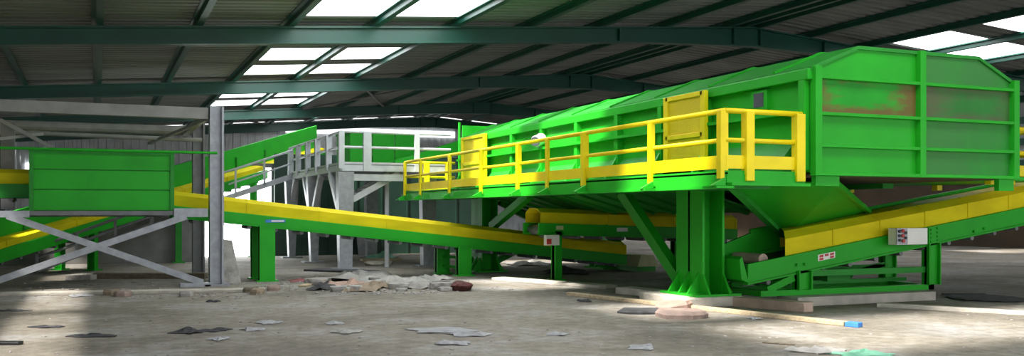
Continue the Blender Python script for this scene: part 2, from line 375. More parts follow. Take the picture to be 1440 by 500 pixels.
# roof : chamfered sheet with ribs
prof = [(XW - 0.05, ZEV - 0.01), (XW + 0.62, ZTP), (XC2 - 0.6, ZTP), (XC2 + 0.05, ZEV - 0.04)]
mb = MB()
poly = [(x, YF - 0.03, z) for x, z in prof] + [(x, YF - 0.03, z - 0.04) for x, z in reversed(prof)]
mb.prism(poly, (0, YB - YF + 0.05, 0))
roof = mb.build('cabin_roof', GREEN_D, cabin)
for k in range(9):
    y = YF + 0.6 + k * 1.28
    mb = MB()
    for (xa, za), (xb, zb) in zip(prof[:-1], prof[1:]): mb.beam((xa, y, za + 0.008), (xb, y, zb + 0.008), 0.05, 0.03)
    mb.build('roof_rib', GREEN, roof)
MB().box(XW - 0.09, XW + 0.02, YF - 0.02, YB, ZEV - 0.15, ZEV - 0.03).build('eave_trim', GREEN, cabin, bevel=0.01)
# long side wall with ledges, ribs, gussets
side = MB().box(XW, XW + 0.05, YF + 0.02, YB, ZB, ZEV - 0.03).build('side_wall', GREEN, cabin)
MB().box(XC2 - 0.05, XC2, YF + 0.02, YB, ZB, ZEV - 0.03).build('side_wall', GREEN, cabin)
MB().box(XW, XC2, YB - 0.05, YB, ZB, ZTP).build('rear_wall', GREEN, cabin)
MB().box(XW, XC2, YF + 0.02, YB, ZB - 0.02, ZB + 0.02).build('cabin_floor', BROWN, cabin)  # dark brown puts the shade under the cabin into the floor's colour
MB().box(XW - 0.13, XW, YF + 0.06, YB, 2.29, 2.33).build('side_ledge', GREEN, cabin)
MB().prism([(XW, YF + 0.3, 1.99), (XW - 0.17, YF + 0.3, 1.80), (XW - 0.17, YF + 0.3, 1.66), (XW, YF + 0.3, 1.66)], (0, YB - YF - 0.4, 0)).build('side_skirt', GREEN_D, cabin)
for y in (8.45, 10.30, 11.36, 12.57, 13.89, 15.24, 16.55, 17.9, 19.3):
    MB().box(XW - 0.09, XW, y - 0.05, y + 0.05, 1.66, ZEV - 0.15).build('side_rib', GREEN, cabin, bevel=0.004)
    if y > 8.5: MB().prism([(XW - 0.05, y - 0.02, 2.08), (XW - 0.30, y - 0.02, 1.66), (XW - 0.05, y - 0.02, 1.66)], (0, 0.04, 0)).build('gusset', GREEN, cabin)
q0 = P(1063, 152, X=XW - 0.02); q1 = P(1076, 130, X=XW - 0.02)
wf = MB().box(XW - 0.045, XW + 0.01, q1.y - 0.06, q0.y + 0.06, q0.z - 0.03, q1.z + 0.03).build('window_frame', GREEN, cabin)
MB().box(XW - 0.055, XW - 0.04, q1.y, q0.y, q0.z, q1.z).build('pane', GLASSD, wf)
# yellow wire mesh gates
MESHM = mesh_panel_material()
def gate(ya, yb, zlo, zhi):
    x = XW - 0.14
    mb = MB()
    for y in (ya, yb): mb.box(x - 0.03, x + 0.03, y - 0.05, y + 0.05, zlo, zhi)
    for z in (zlo + 0.04, (zlo + zhi) / 2 - 0.02, zhi - 0.03): mb.box(x - 0.03, x + 0.03, ya, yb, z - 0.03, z + 0.03)
    g = mb.build('mesh_gate', YEL, cabin, bevel=0.005)
    mb = MB(); n = 56
    for k in range(1, n):
        z = zlo + (zhi - zlo) * k / n; mb.box(x - 0.005, x + 0.005, ya, yb, z - 0.005, z + 0.005)
    m = 40
    for k in range(1, m):
        y = ya + (yb - ya) * k / m; mb.box(x - 0.004, x + 0.008, y - 0.007, y + 0.007, zlo, zhi)
    mb.build('wire_mesh', MESHM, g)
ga = P(990, 126, X=XW - 0.14); gb = P(938, 134, X=XW - 0.14)
gate(ga.y, gb.y, 1.68, 2.74)
ga = P(682, 186, X=XW - 0.14); gb = P(651, 190, X=XW - 0.14)
gate(ga.y, gb.y, 1.68, 2.76)
# underside hopper: long sloped sheets with ribs, and the outfall chute
MB().sheet([(XW + 0.05, 10.9, ZB - 0.06), (XW + 0.05, 18.9, ZB - 0.06), (XW + 1.25, 18.9, 1.22), (XW + 1.25, 10.9, 1.22)], 0.03).build('hopper_sheet', GREEN_D, cabin)
for k in range(13):
    y = 11.1 + k * 0.62
    MB().beam((XW + 0.03, y, ZB - 0.09), (XW + 1.2, y, 1.19), 0.07, 0.06).build('hopper_rib', GREEN_D, cabin)
MB().sheet([(XC2 - 0.05, 10.9, ZB - 0.06), (XC2 - 0.05, 18.9, ZB - 0.06), (XC2 - 1.25, 18.9, 1.22), (XC2 - 1.25, 10.9, 1.22)], 0.03).build('hopper_sheet', GREEN_D, cabin)
A = P(1012, 256, Y=9.2); B = P(1178, 258, Y=8.7); Cc = P(1232, 306, Y=10.95); D = P(1105, 334, Y=10.95)
B = Vector((B.x, B.y, 1.52)); A = Vector((A.x + 0.3, A.y + 0.2, 1.52))
chute = MB().sheet([A, B, Cc, D], 0.03).build('outfall_chute', GREEN, cabin)
for f in (0.18, 0.62):
    MB().beam(A.lerp(D, f) + Vector((0, -0.03, 0.02)), B.lerp(Cc, f) + Vector((0, -0.03, 0.02)), 0.05, 0.03).build('chute_seam', GREEN_D, chute)
MB().beam(B, Cc, 0.05, 0.06).build('chute_edge', GREEN, chute)
MB().beam(A + Vector((0, -.02, 0)), D + Vector((0, -.02, 0)), 0.09, 0.10).build('chute_edge', GREEN_D, chute)
# columns with base plates and gussets, braces
def column(x, y, z0):
    mb = MB(); wx, wy = 0.34, 0.60
    mb.box(x - wx / 2, x - wx / 2 + 0.035, y - wy / 2, y + wy / 2, z0, ZB - 0.14)
    mb.box(x + wx / 2 - 0.035, x + wx / 2, y - wy / 2, y + wy / 2, z0, ZB - 0.14)
    mb.box(x - wx / 2, x + wx / 2, y - 0.02, y + 0.02, z0, ZB - 0.14)
    c = mb.build('support_column', GREEN, cabin)
    MB().box(x - 0.34, x + 0.34, y - 0.43, y + 0.43, z0, z0 + 0.03).build('base_plate', GREEN, c)
    MB().box(x - 0.26, x + 0.26, y - 0.4, y + 0.4, ZB - 0.14, ZB - 0.09).build('head_plate', GREEN, c)
    for yy in (y - 0.22, y + 0.22, y - 0.02): MB().prism([(x - wx / 2, yy, z0 + 0.03), (x - wx / 2 - 0.17, yy, z0 + 0.03), (x - wx / 2, yy, z0 + 0.3)], (0, 0.03, 0)).build('base_gusset', GREEN, c)
    for xx in (x - wx / 2, x + wx / 2 - 0.03): MB().prism([(xx, y - wy / 2, z0 + 0.03), (xx, y - wy / 2 - 0.15, z0 + 0.03), (xx, y - wy / 2, z0 + 0.28)], (0.03, 0, 0)).build('base_gusset', GREEN, c)
    MB().prism([(x + wx / 2, y - 0.25, z0 + 0.03), (x + wx / 2 + 0.16, y - 0.25, z0 + 0.03), (x + wx / 2, y - 0.25, z0 + 0.26)], (0, 0.03, 0)).build('base_gusset', GREEN, c)
ZPL = 0.13
column(7.24, 10.57, ZPL); column(7.24, 18.2, 0.0); column(10.1, 18.2, 0.0); column(10.1, 12.3, 0.0)
for xx in (7.24, 10.1): MB().ibeam((xx, 10.2, ZB - 0.055), (xx, 19.3, ZB - 0.055), 0.2, 0.07, up=(0, 0, 1)).build('long_bearer', GREEN_D, cabin)
MB().beam(P(876, 270, X=7.2), (7.2, 10.95, 0.28), 0.14, 0.16).build('brace', GREEN, cabin)
MB().beam(P(745, 274, X=7.2), P(692, 318, X=7.2), 0.14, 0.14).build('brace', GREEN, cabin)
MB().beam((7.5, 18.2, 0.2), (9.9, 18.2, 1.3), 0.12, 0.12).build('brace', GREEN_D, cabin)
MB().beam((9.9, 18.0, 0.2), (7.5, 18.0, 1.4), 0.12, 0.12).build('brace', GREEN_D, cabin)
MB().beam((7.45, 10.7, 0.3), (8.6, 12.2, 0.75), 0.12, 0.14).build('brace', GREEN, cabin)
pm = P(648, 190, X=7.25); MB().tube((7.22, pm.y, ZB), (7.22, pm.y, pm.z + 0.28), 0.03).build('corner_pole', GREEN, cabin)
# concrete plinth below the near column
tag(MB().box(6.72, 7.60, 10.12, 11.25, 0, ZPL).build('concrete_plinth', CONC, bevel=0.02), 'pale concrete plinth under the near green column', 'plinth')
# flood lamp on the side wall
q = P(755, 197, X=XW - 0.16)
lamp = thing('wall_lamp', 'small white floodlight fixed to the green cabin side', 'lamp', q)
MB().tube((0.1, 0, 0.03), (-0.08, -0.12, -0.03), 0.10, 14).build('housing', WHITE, lamp, local=True, bevel=0.01)
MB().tube((-0.08, -0.12, -0.03), (-0.10, -0.135, -0.037), 0.085, 14).build('lens', GLASSD, lamp, local=True)
MB().box(0.02, 0.12, -0.03, 0.03, -0.14, 0.12).build('bracket', STEEL, lamp, local=True)

# ------------------------------------------------------------------ walkways with yellow guard rails
XP = 6.07; YP0, YP1 = 8.40, 19.86; ZR_ = 2.27
walk = thing('walkway', 'green steel walkway with yellow guard rail along the cabin side', 'walkway', ((XP + XW) / 2, 14.5, 1.5))
MB().box(XP - 0.02, XW - 0.1, YP0 - 0.02, YP1, 1.60, 1.64).build('deck', GREEN, walk)
mb = MB(); mb.box(XP - 0.02, XP + 0.02, YP0 - 0.02, YP1, 1.47, 1.62); mb.box(XP - 0.05, XP + 0.10, YP0 - 0.02, YP1, 1.45, 1.48); mb.build('edge_beam', GREEN, walk)
mb = MB(); mb.box(XP, XW - 0.1, YP0 - 0.03, YP0 + 0.01, 1.49, 1.60); mb.box(XP, XW - 0.1, YP0 - 0.12, YP0 + 0.01, 1.48, 1.51); mb.build('edge_beam', GREEN, walk)
MB().box(XP, XW, YP1 - 0.04, YP1, 1.47, 1.62).build('edge_beam', GREEN, walk)
for k in range(12): MB().beam((XP + 0.03, 9.2 + k, 1.53), (XW + 0.05, 9.2 + k, 1.53), 0.08, 0.12).build('cross_bearer', GREEN_D, walk)
posts = [min(19.8, P(px, 240, X=XP).y) for px in (565, 593, 634, 679, 731, 772, 824, 918, 1018)]
for k, y in enumerate(posts):
    w = (0.06, 0.06, 0.06, 0.075, 0.085, 0.05, 0.10, 0.07, 0.11)[k]
    MB().box(XP - 0.03 - w * 0.35, XP - 0.03 + w * 0.55, y - 0.04, y + 0.04, 1.52 if k % 2 else 1.55, ZR_).build('post', YEL, walk, bevel=0.006)
    cl = MB(); cl.prism([(XP - 0.06, y - 0.11, 1.48), (XP - 0.22, y - 0.11, 1.48), (XP - 0.06, y - 0.11, 1.56)], (0, 0.05, 0)); cl.box(XP - 0.2, XP + 0.02, y - 0.15, y + 0.1, 1.45, 1.475); cl.build('cleat', GREEN, walk)
for px, w in ((1051, 0.105), (1122, 0.115)):
    q = P(px, 240, Y=YP0)
    MB().box(q.x - w / 2, q.x + w / 2, YP0 - 0.06, YP0 + 0.04, 1.53, ZR_).build('post', YEL, walk, bevel=0.006)
xe = P(1127, 240, Y=YP0).x
for z, nm, r in ((ZR_, 'top_rail', 0.03), (1.96, 'mid_rail', 0.027)):
    mb = MB(); mb.tube((XP, YP1, z), (XP, YP0, z), r); mb.tube((XP, YP0, z), (xe, YP0, z), r); mb.tube((XP, YP1, z), (XW, YP1, z), r); mb.build(nm, YEL, walk, smooth=True)
mb = MB(); mb.box(XP - 0.025, XP + 0.005, YP0, YP1, 1.66, 1.80); mb.box(XP, xe, YP0 - 0.02, YP0 + 0.01, 1.66, 1.80); mb.box(XP, XW, YP1 - 0.01, YP1 + 0.02, 1.66, 1.80); mb.build('toe_board', YEL, walk)
for x in (6.55, 7.05): MB().box(x - 0.06, x + 0.06, YP1 - 0.05, YP1 + 0.05, 1.55, ZR_).build('post', YEL, walk, bevel=0.006)
walk2 = thing('walkway', 'sliver of yellow railed walkway on the far right side of the cabin', 'walkway', (10.9, 14, 1.5))
MB().box(XC2 + 0.02, 11.5, YP0 + 0.2, 19, 1.60, 1.64).build('deck', GREEN, walk2)
for y in (8.8, 10.6, 12.4, 14.2, 16.0): MB().box(11.4, 11.5, y - 0.05, y + 0.05, 1.52, ZR_).build('post', YEL, walk2, bevel=0.006)
for x in (10.42, 10.75): MB().box(x - 0.05, x + 0.05, 8.75, 8.85, 1.55, ZR_).build('post', YEL, walk2, bevel=0.006)
for z, nm in ((ZR_, 'top_rail'), (1.96, 'mid_rail')):
    mb = MB(); mb.tube((10.42, 8.8, z), (11.45, 8.8, z), 0.03); mb.tube((11.45, 8.8, z), (11.45, 18.9, z), 0.03); mb.build(nm, YEL, walk2)
mb = MB(); mb.box(10.4, 11.46, 8.78, 8.81, 1.66, 1.8); mb.box(11.44, 11.47, 8.8, 19, 1.66, 1.8); mb.build('toe_board', YEL, walk2)

# ------------------------------------------------------------------ conveyors (local x along the belt, y across, front face at y = 0)
def conveyor(name, label, p0, rz, length, slope, width, beam_h, cov_h, cov=(0.0, 1.0), cover_mat=YEL_C, skew=0.0, legs=(), npan=5, tail=True, rollers=True, beam_mat=GREEN, leg_w=0.16, group=None, base=0.0, cov_y=0.05):
    """p0 = front top edge of the low/left end; slope = rise per unit run"""
    t = thing(name, label, 'conveyor', (p0[0], p0[1], base), rz, group)
    z0 = p0[2] - base
    def Z(x): return z0 + slope * x
    def bar(x0, x1, y0, y1, dz0, dz1):
        mb = MB(); mb.hexa([(x0, y0, Z(x0) + dz0), (x1, y0, Z(x1) + dz0), (x1, y1, Z(x1) + dz0), (x0, y1, Z(x0) + dz0), (x0, y0, Z(x0) + dz1), (x1, y0, Z(x1) + dz1), (x1, y1, Z(x1) + dz1), (x0, y1, Z(x0) + dz1)]); return mb
    for y in (0, width - 0.05):
        mb = bar(0, length, y, y + 0.05, -beam_h, 0)
        s = -1 if y == 0 else 1
        sb = mb.build('side_beam', beam_mat, t, local=True, bevel=0.006)
        ya, yb = (y - 0.0, y + 0.1) if y == 0 else (y - 0.05, y + 0.05)
        bar(0, length, ya, yb, -beam_h - 0.02, -beam_h + 0.012).build('bottom_flange', beam_mat, sb, local=True)
    bar(0.12, length, 0.05, width - 0.05, -0.07, -0.045).build('belt', RUBBER, t, local=True)
    bar(0.12, length, 0.06, width - 0.06, -beam_h + 0.0, -beam_h + 0.02).build('return_belt', RUBBER, t, local=True)
    # cover panels
    xa, xb = cov[0] * length, cov[1] * length
    if cov_h:
        for k in range(npan):
            x0 = xa + (xb - xa) * k / npan; x1 = xa + (xb - xa) * (k + 1) / npan
            y0, y1 = cov_y, width - cov_y; sh = cov_h * 0.72
            pr = [(y0, 0.015), (y0, sh), (y0 + 0.16, cov_h), (y1 - 0.16, cov_h), (y1, sh), (y1, 0.015)]
            mb = MB()
            for (ya, za), (yb, zb) in zip(pr[:-1], pr[1:]):
                xs0 = x0 + (skew * (ya - y0) if k == 0 else 0); xs1 = x0 + (skew * (yb - y0) if k == 0 else 0)
                mb.hexa([(xs0, ya, Z(xs0) + za), (x1, ya, Z(x1) + za), (x1, yb, Z(x1) + zb), (xs1, yb, Z(xs1) + zb)] + [(xs0, ya + 0.002, Z(xs0) + za - 0.015), (x1, ya + 0.002, Z(x1) + za - 0.015), (x1, yb + 0.002, Z(x1) + zb - 0.015), (xs1, yb + 0.002, Z(xs1) + zb - 0.015)])
            cp = mb.build('cover_panel', cover_mat, t, local=True)
            mb = MB()
            xf = x1 - 0.04
            for (ya, za), (yb, zb) in zip(pr[:2], pr[1:3]):
                mb.hexa([(xf, ya - 0.012, Z(xf) + za), (x1, ya - 0.012, Z(x1) + za), (x1, yb - 0.012, Z(x1) + zb + .005), (xf, yb - 0.012, Z(xf) + zb + .005)] + [(xf, ya + 0.002, Z(xf) + za), (x1, ya + 0.002, Z(x1) + za), (x1, yb + 0.002, Z(x1) + zb), (xf, yb + 0.002, Z(xf) + zb)])
            mb.build('seam_flange', cover_mat, cp, local=True)
    if rollers:
        for k in range(int(length / 0.45)):
            x = 0.35 + k * 0.45
            if x < length - 0.1: MB().tube((x, 0.04, Z(x) - beam_h - 0.045), (x, width - 0.04, Z(x) - beam_h - 0.045), 0.035, 8).build('return_roller', STEEL_D, t, local=True)
    if tail:
        MB().tube((0.16, 0.05, Z(0.16) - 0.12), (0.16, width - 0.05, Z(0.16) - 0.12), 0.09, 14).build('tail_roller', STEEL_D, t, local=True, smooth=True)
    for x, yy, zg in legs:
        zt_ = Z(x) - beam_h
        mb = MB(); mb.box(x - leg_w / 2, x + leg_w / 2, yy - 0.05, yy + 0.05, zg, zt_ + 0.05)
        mb.box(x - leg_w / 2, x - leg_w / 2 + 0.02, yy - 0.09, yy + 0.09, zg, zt_ + 0.03)
        mb.box(x - leg_w / 2 - 0.05, x + leg_w / 2 + 0.05, yy - 0.12, yy + 0.12, zg, zg + 0.025)
        mb.build('leg', beam_mat, t, local=True)
    return t, Z

# right hand conveyor, rising to the right
YR = 10.0
p_tail = P(1052, 371, Y=YR)
xl = p_tail.x
sl = 0.147
rc, RZ = conveyor('belt_conveyor', 'green belt conveyor with yellow cover rising to the right from the column', (xl, YR, p_tail.z), 0, 8.0, sl, 0.85, 0.245, 0.30, (0.078, 1.0), npan=9, skew=0.7)
ze = RZ(0)
mb = MB(); mb.hexa([(-0.1, -0.0, ze - 0.20), (0.02, 0, ze - 0.245), (0.02, 0.85, ze - 0.245), (-0.1, 0.85, ze - 0.20), (-0.13, 0.0, ze + 0.06), (-0.09, 0, ze + 0.10), (-0.09, 0.85, ze + 0.10), (-0.13, 0.85, ze + 0.06)])
mb.build('tail_plate', GREEN, rc, local=True, bevel=0.006)
x1 = 0.68
mb = MB(); mb.hexa([(-0.1, 0.80, ze - 0.05), (x1, 0.80, RZ(x1) - 0.05), (x1, 0.85, RZ(x1) - 0.05), (-0.1, 0.85, ze - 0.05), (-0.1, 0.80, ze + 0.12), (x1, 0.80, RZ(x1) + 0.28), (x1, 0.85, RZ(x1) + 0.28), (-0.1, 0.85, ze + 0.12)])
mb.build('tail_side_plate', GREEN, rc, local=True)
mb = MB(); mb.hexa([(x1, 0.84, RZ(x1)), (8, 0.84, RZ(8)), (8, 0.88, RZ(8)), (x1, 0.88, RZ(x1)), (x1, 0.84, RZ(x1) + 0.325), (8, 0.84, RZ(8) + 0.325), (8, 0.88, RZ(8) + 0.325), (x1, 0.88, RZ(x1) + 0.325)])
mb.build('rear_side_plate', GREEN, rc, local=True)
MB().tube((0.33, 0.12, RZ(0.33) - 0.0), (0.33, 0.7, RZ(0.33) - 0.0), 0.075, 12).build('scraper_roll', CONC_P, rc, local=True)
# support frame of the right conveyor
zb = 0.12
xa = P(1118, 415, Y=YR).x - xl; xb = P(1306, 411, Y=YR).x - xl; xt = P(1070, 410, Y=YR).x - xl
fr = MB(); fr.box(xt, xb + 0.1, 0.0, 0.1, zb, zb + 0.075); fr.box(xt + 0.0, xb + 0.1, 0.75, 0.85, zb, zb + 0.075); fr.box(xb, xb + 0.1, 0, 0.85, zb, zb + 0.075); fr.box(xt, xt + 0.1, 0.1, 0.85, zb, zb + 0.075)
fr.build('base_frame', GREEN, rc, local=True)
for x in (xa + 0.05, xb - 0.02):
    for y in (0.02, 0.83):
        mb = MB(); zt_ = RZ(x) - 0.25
        mb.box(x - 0.02, x + 0.2, y - 0.02, y + 0.02, zb + 0.07, zt_ + 0.03); mb.box(x - 0.02, x + 0.0, y - 0.07, y + 0.07, zb + 0.07, zt_ + 0.03); mb.box(x + 0.18, x + 0.2, y - 0.07, y + 0.07, zb + 0.07, zt_ + 0.03)
        mb.build('leg', GREEN, rc, local=True)
for y in (0.05, 0.8):
    MB().beam((xt + 0.12, y, zb + 0.08), (xa, y, RZ(xa) - 0.30), 0.08, 0.09).build('frame_brace', GREEN, rc, local=True)
    MB().beam((xa + 0.25, y, 0.40), (xb, y, 0.40), 0.06, 0.08).build('frame_rail', GREEN_D, rc, local=True)
MB().beam((xa + 0.9, 0.8, zb + 0.06), (xb, 0.8, 0.45), 0.06, 0.07).build('frame_brace', GREEN_D, rc, local=True)
MB().box(xa + 0.8, xa + 1.2, 0.3, 0.6, 0.26, 0.40).tube((xa + 1.2, 0.45, 0.33), (xa + 1.35, 0.45, 0.33), 0.05).build('drive_motor', GREEN_D, rc, local=True)
MB().box(xa + 0.25, xb, 0.4, 0.48, 0.22, 0.27).build('motor_bearer', GREEN_D, rc, local=True)
# splice plate with bolts
xs = P(1312, 318, Y=YR).x - xl
mb = MB(); mb.hexa([(xs - 0.1, -0.02, RZ(xs - 0.1) - 0.24), (xs + 0.1, -0.02, RZ(xs + 0.1) - 0.24), (xs + 0.1, 0.0, RZ(xs + 0.1) - 0.24), (xs - 0.1, 0.0, RZ(xs - 0.1) - 0.24), (xs - 0.1, -0.02, RZ(xs - .1) + 0.0), (xs + 0.1, -0.02, RZ(xs + .1)), (xs + 0.1, 0, RZ(xs + .1)), (xs - 0.1, 0, RZ(xs - .1))])
sp = mb.build('splice_plate', GREEN, rc, local=True)
mb = MB()
for i in range(4):
    for dx in (-0.06, 0.06): mb.tube((xs + dx, -0.035, RZ(xs + dx) - 0.04 - i * 0.055), (xs + dx, -0.015, RZ(xs + dx) - 0.04 - i * 0.055), 0.014, 6)
mb.build('bolt_heads', GREEN, sp, local=True)
for px, py in ((1120, 372), (1131, 371), (1369, 325), (1383, 321)):
    q = P(px, py, Y=YR) - Vector((xl, YR, 0)); MB().tube((q.x, -0.03, q.z), (q.x, 0.0, q.z), 0.02, 6).build('bolt', GREEN, rc, local=True)
# warning sticker (red and white marks) and control box
q0 = P(1150, 366, Y=YR) - Vector((xl, YR, 0)); q1 = P(1174, 354, Y=YR) - Vector((xl, YR, 0))
zc = (q0.z + q1.z) / 2
def sl_box(mb, x0, x1, y0, y1, za, zb_, xr):
    return mb.hexa([(x0, y0, za + sl * (x0 - xr)), (x1, y0, za + sl * (x1 - xr)), (x1, y1, za + sl * (x1 - xr)), (x0, y1, za + sl * (x0 - xr)), (x0, y0, zb_ + sl * (x0 - xr)), (x1, y0, zb_ + sl * (x1 - xr)), (x1, y1, zb_ + sl * (x1 - xr)), (x0, y1, zb_ + sl * (x0 - xr))])
xr = (q0.x + q1.x) / 2; ln = q1.x - q0.x
st = sl_box(MB(), q0.x, q1.x, -0.006, 0.0, zc - 0.042, zc + 0.042, xr).build('warning_sticker', WHITE, rc, local=True)
st['label'] = 'small white sticker with red marks'
mb = MB()
for i in range(3):
    for j in range(2):
        if (i + j) % 2 == 0 or j == 1: sl_box(mb, q0.x + ln * (0.08 + 0.31 * i), q0.x + ln * (0.30 + 0.31 * i), -0.010, -0.005, zc - 0.034 + 0.038 * j, zc - 0.006 + 0.038 * j, xr)
mb.build('printed_marks', RED, st, local=True)
q0 = P(1259, 344, Y=YR - 0.2); q1 = P(1303, 320, Y=YR - 0.2)
cb = thing('control_box', 'small white push-button control box fixed to the green conveyor beam', 'control box', ((q0.x + q1.x) / 2, YR - 0.12, (q0.z + q1.z) / 2))
hw, hh = (q1.x - q0.x) / 2, (q1.z - q0.z) / 2
MB().box(-hw, hw, -0.10, 0.05, -hh, hh).build('enclosure', WHITE, cb, local=True, bevel=0.008)
pan = MB().box(-hw - 0.002, -hw + 0.19, -0.108, -0.095, -hh + 0.008, hh - 0.008).build('button_plate', STEEL, cb, local=True)
for (dx, dz, m) in ((0.04, 0.07, BLACK), (0.1, 0.075, RED), (0.15, 0.05, BLACK), (0.04, 0.01, BLACK), (0.1, 0.01, RED), (0.15, -0.02, BLACK), (0.045, -0.05, BLACK), (0.11, -0.06, RED)):
    o = MB().tube((-hw + dx, -0.125, dz), (-hw + dx, -0.1, dz), 0.02 if m is BLACK else 0.024, 10).build('button', m, pan, local=True)
    if m is RED: o['label'] = 'red push button'
MB().box(-0.03, 0.03, 0.05, 0.12, -hh + .03, hh - .03).build('bracket', GREEN, cb, local=True)

# middle conveyor, falling to the right from the feed hopper
YM = 16.95
pA = P(240, 287, Y=YM); slm = -0.112
pT = P(320, 297, Y=YM)
x_start = P(243, 290, Y=YM).x
mc, MZ = conveyor('belt_conveyor', 'long green belt conveyor with yellow cover falling from the left hopper under the cabin', (x_start, YM, pT.z - slm * (pT.x - x_start)), 0, 8.7, slm, 0.85, 0.185, 0.25, (0.0, 1.0), npan=7, cov_y=0.04, leg_w=0.27,
                  legs=[(P(376, 390, Y=YM).x - x_start, 0.06, 0), (P(364, 390, Y=YM + .8).x - x_start, 0.79, 0), (P(654, 390, Y=YM).x - x_start, 0.06, 0), (P(622, 390, Y=YM + .8).x - x_start, 0.79, 0)])
for z in (0.16, 0.34): MB().beam((P(650, 390, Y=YM).x - x_start, 0.06, z), (P(622, 390, Y=YM + .8).x - x_start, 0.79, z), 0.05, 0.05).build('leg_tie', GREEN, mc, local=True)
q = P(388, 305, Y=YM)
o = MB().box(q.x - x_start - 0.18, q.x - x_start + 0.16, -0.012, 0.0, MZ(q.x - x_start) - 0.1, MZ(q.x - x_start) - 0.05).build('nameplate', BLUE, mc, local=True); o['label'] = 'small blue and white plate on the beam'
MB().box(q.x - x_start - 0.08, q.x - x_start + 0.14, -0.016, -0.01, MZ(q.x - x_start) - 0.088, MZ(q.x - x_start) - 0.062).build('plate_marks', WHITE, o, local=True)
q = P(910, 376, Y=YM - 0.1)
MB().prism([(q.x - x_start - 0.25, -0.15, 0.1), (q.x - x_start - 0.18, -0.15, 0.33), (q.x - x_start + 0.12, -0.15, 0.33), (q.x - x_start + 0.25, -0.15, 0.1)], (0, 1.1, 0)).build('tail_guard', CREAM, mc, local=True)
MB().box(q.x - x_start - 0.23, q.x - x_start + 0.2, -0.1, 0.9, 0.0, 0.12).build('tail_stand', GREEN_D, mc, local=True)
# isolator box on the middle conveyor
q = P(773, 337, Y=15.2)
ib = thing('switch_box', 'small white isolator box with red mark beside the inner conveyor leg', 'switch box', (q.x, 15.12, q.z))
MB().box(-0.13, 0.13, -0.05, 0.05, -0.09, 0.09).build('enclosure', WHITE, ib, local=True, bevel=0.008)
MB().box(-0.12, -0.03, -0.06, -0.045, -0.07, 0.02).build('red_panel', RED, ib, local=True)

# inner cross conveyor under the cabin
YI = 15.2
pi_ = P(758, 313, Y=YI); pj = P(950, 319, Y=YI)
sli = (pj.z - pi_.z) / (pj.x - pi_.x)
ic, IZ = conveyor('belt_conveyor', 'short green conveyor with yellow cover lying in the shade under the cabin', (pi_.x, YI, pi_.z), 0, 4.2, sli, 0.7, 0.19, 0.26, (0.01, 1.0), npan=3, cov_y=0.03, leg_w=0.15,
                  legs=[(P(785, 380, Y=YI).x - pi_.x, 0.05, 0), (3.2, 0.05, 0), (3.2, 0.6, 0)])
for px in (853,): q = P(px, 320, Y=YI); MB().box(q.x - pi_.x - 0.02, q.x - pi_.x + 0.02, -0.02, 0, IZ(1) - 0.2, IZ(1) - 0.0).build('joint_plate', GREEN, ic, local=True)
for px, m, w in ((787, CREAM, 0.07), (875, WHITE, 0.11)):
    q = P(px, 320, Y=YI); x = q.x - pi_.x
    MB().box(x - w, x + w, -0.01, 0, IZ(x) - 0.11, IZ(x) - 0.04).build('sticker', m, ic, local=True)

# back conveyor, rising to the right behind the feed hopper
A = P(0, 351, Y=19.5); B = P(458, 214, Y=29.8)
d = B - A; L2 = math.hypot(d.x, d.y); rz = math.atan2(d.y, d.x); slb = d.z / L2
ext = 1.6
s0 = A - Vector((d.x, d.y, d.z)) * (ext / L2)
bc, BZ = conveyor('belt_conveyor', 'tall green conveyor climbing behind the grey stairs to the upper hopper', s0, rz, L2 + ext, slb, 1.0, 0.22, 0.16, (0.0, 1.0), npan=8,
                  legs=[(4.2, 0.1, 0), (4.2, 0.9, 0), (10.6, 0.1, 0), (10.6, 0.9, 0)])
mb = MB(); Lb = L2 + ext; mb.hexa([(0, 0.3, BZ(0) + 0.1), (Lb, 0.3, BZ(Lb) + 0.1), (Lb, 0.36, BZ(Lb) + 0.1), (0, 0.36, BZ(0) + 0.1), (0, 0.3, BZ(0) + 0.52), (Lb, 0.3, BZ(Lb) + 0.84), (Lb, 0.36, BZ(Lb) + 0.84), (0, 0.36, BZ(0) + 0.52)])
sh = mb.build('side_shield', GREEN, bc, local=True)
for k in range(8):
    x = 1 + k * 1.5; MB().beam((x, 0.28, BZ(x) + 0.12), (x, 0.28, BZ(x) + 0.5), 0.05, 0.05, up=(1, 0, 0)).build('shield_rib', GREEN_D, sh, local=True)

# conveyor feeding the hopper from the left edge
q = P(0, 258, Y=17.0)
conveyor('belt_conveyor', 'short shaded conveyor reaching the green feed hopper from the left edge', (q.x - 2.0, 17.0, q.z), 0, 1.98 + P(44, 250, Y=16.42).x - q.x, 0.0, 0.8, 0.2, 0.24, (0, 1), npan=2, legs=[(0.4, 0.1, 0), (0.4, 0.7, 0)], beam_mat=GREEN_D, tail=False)
# upper conveyor from the transfer hopper to the cabin
q = P(556, 226, Y=22.0); q2 = P(648, 198, Y=22.0)
conveyor('belt_conveyor', 'short sloping green chute conveyor between upper hopper and cabin rear', (q.x, 22.0, q.z), 0, 2.4, (q2.z - q.z) / (q2.x - q.x), 0.8, 0.24, 0.0, legs=[(0.3, 0.1, 0), (0.3, 0.7, 0)], tail=False, rollers=False, base=2.22)

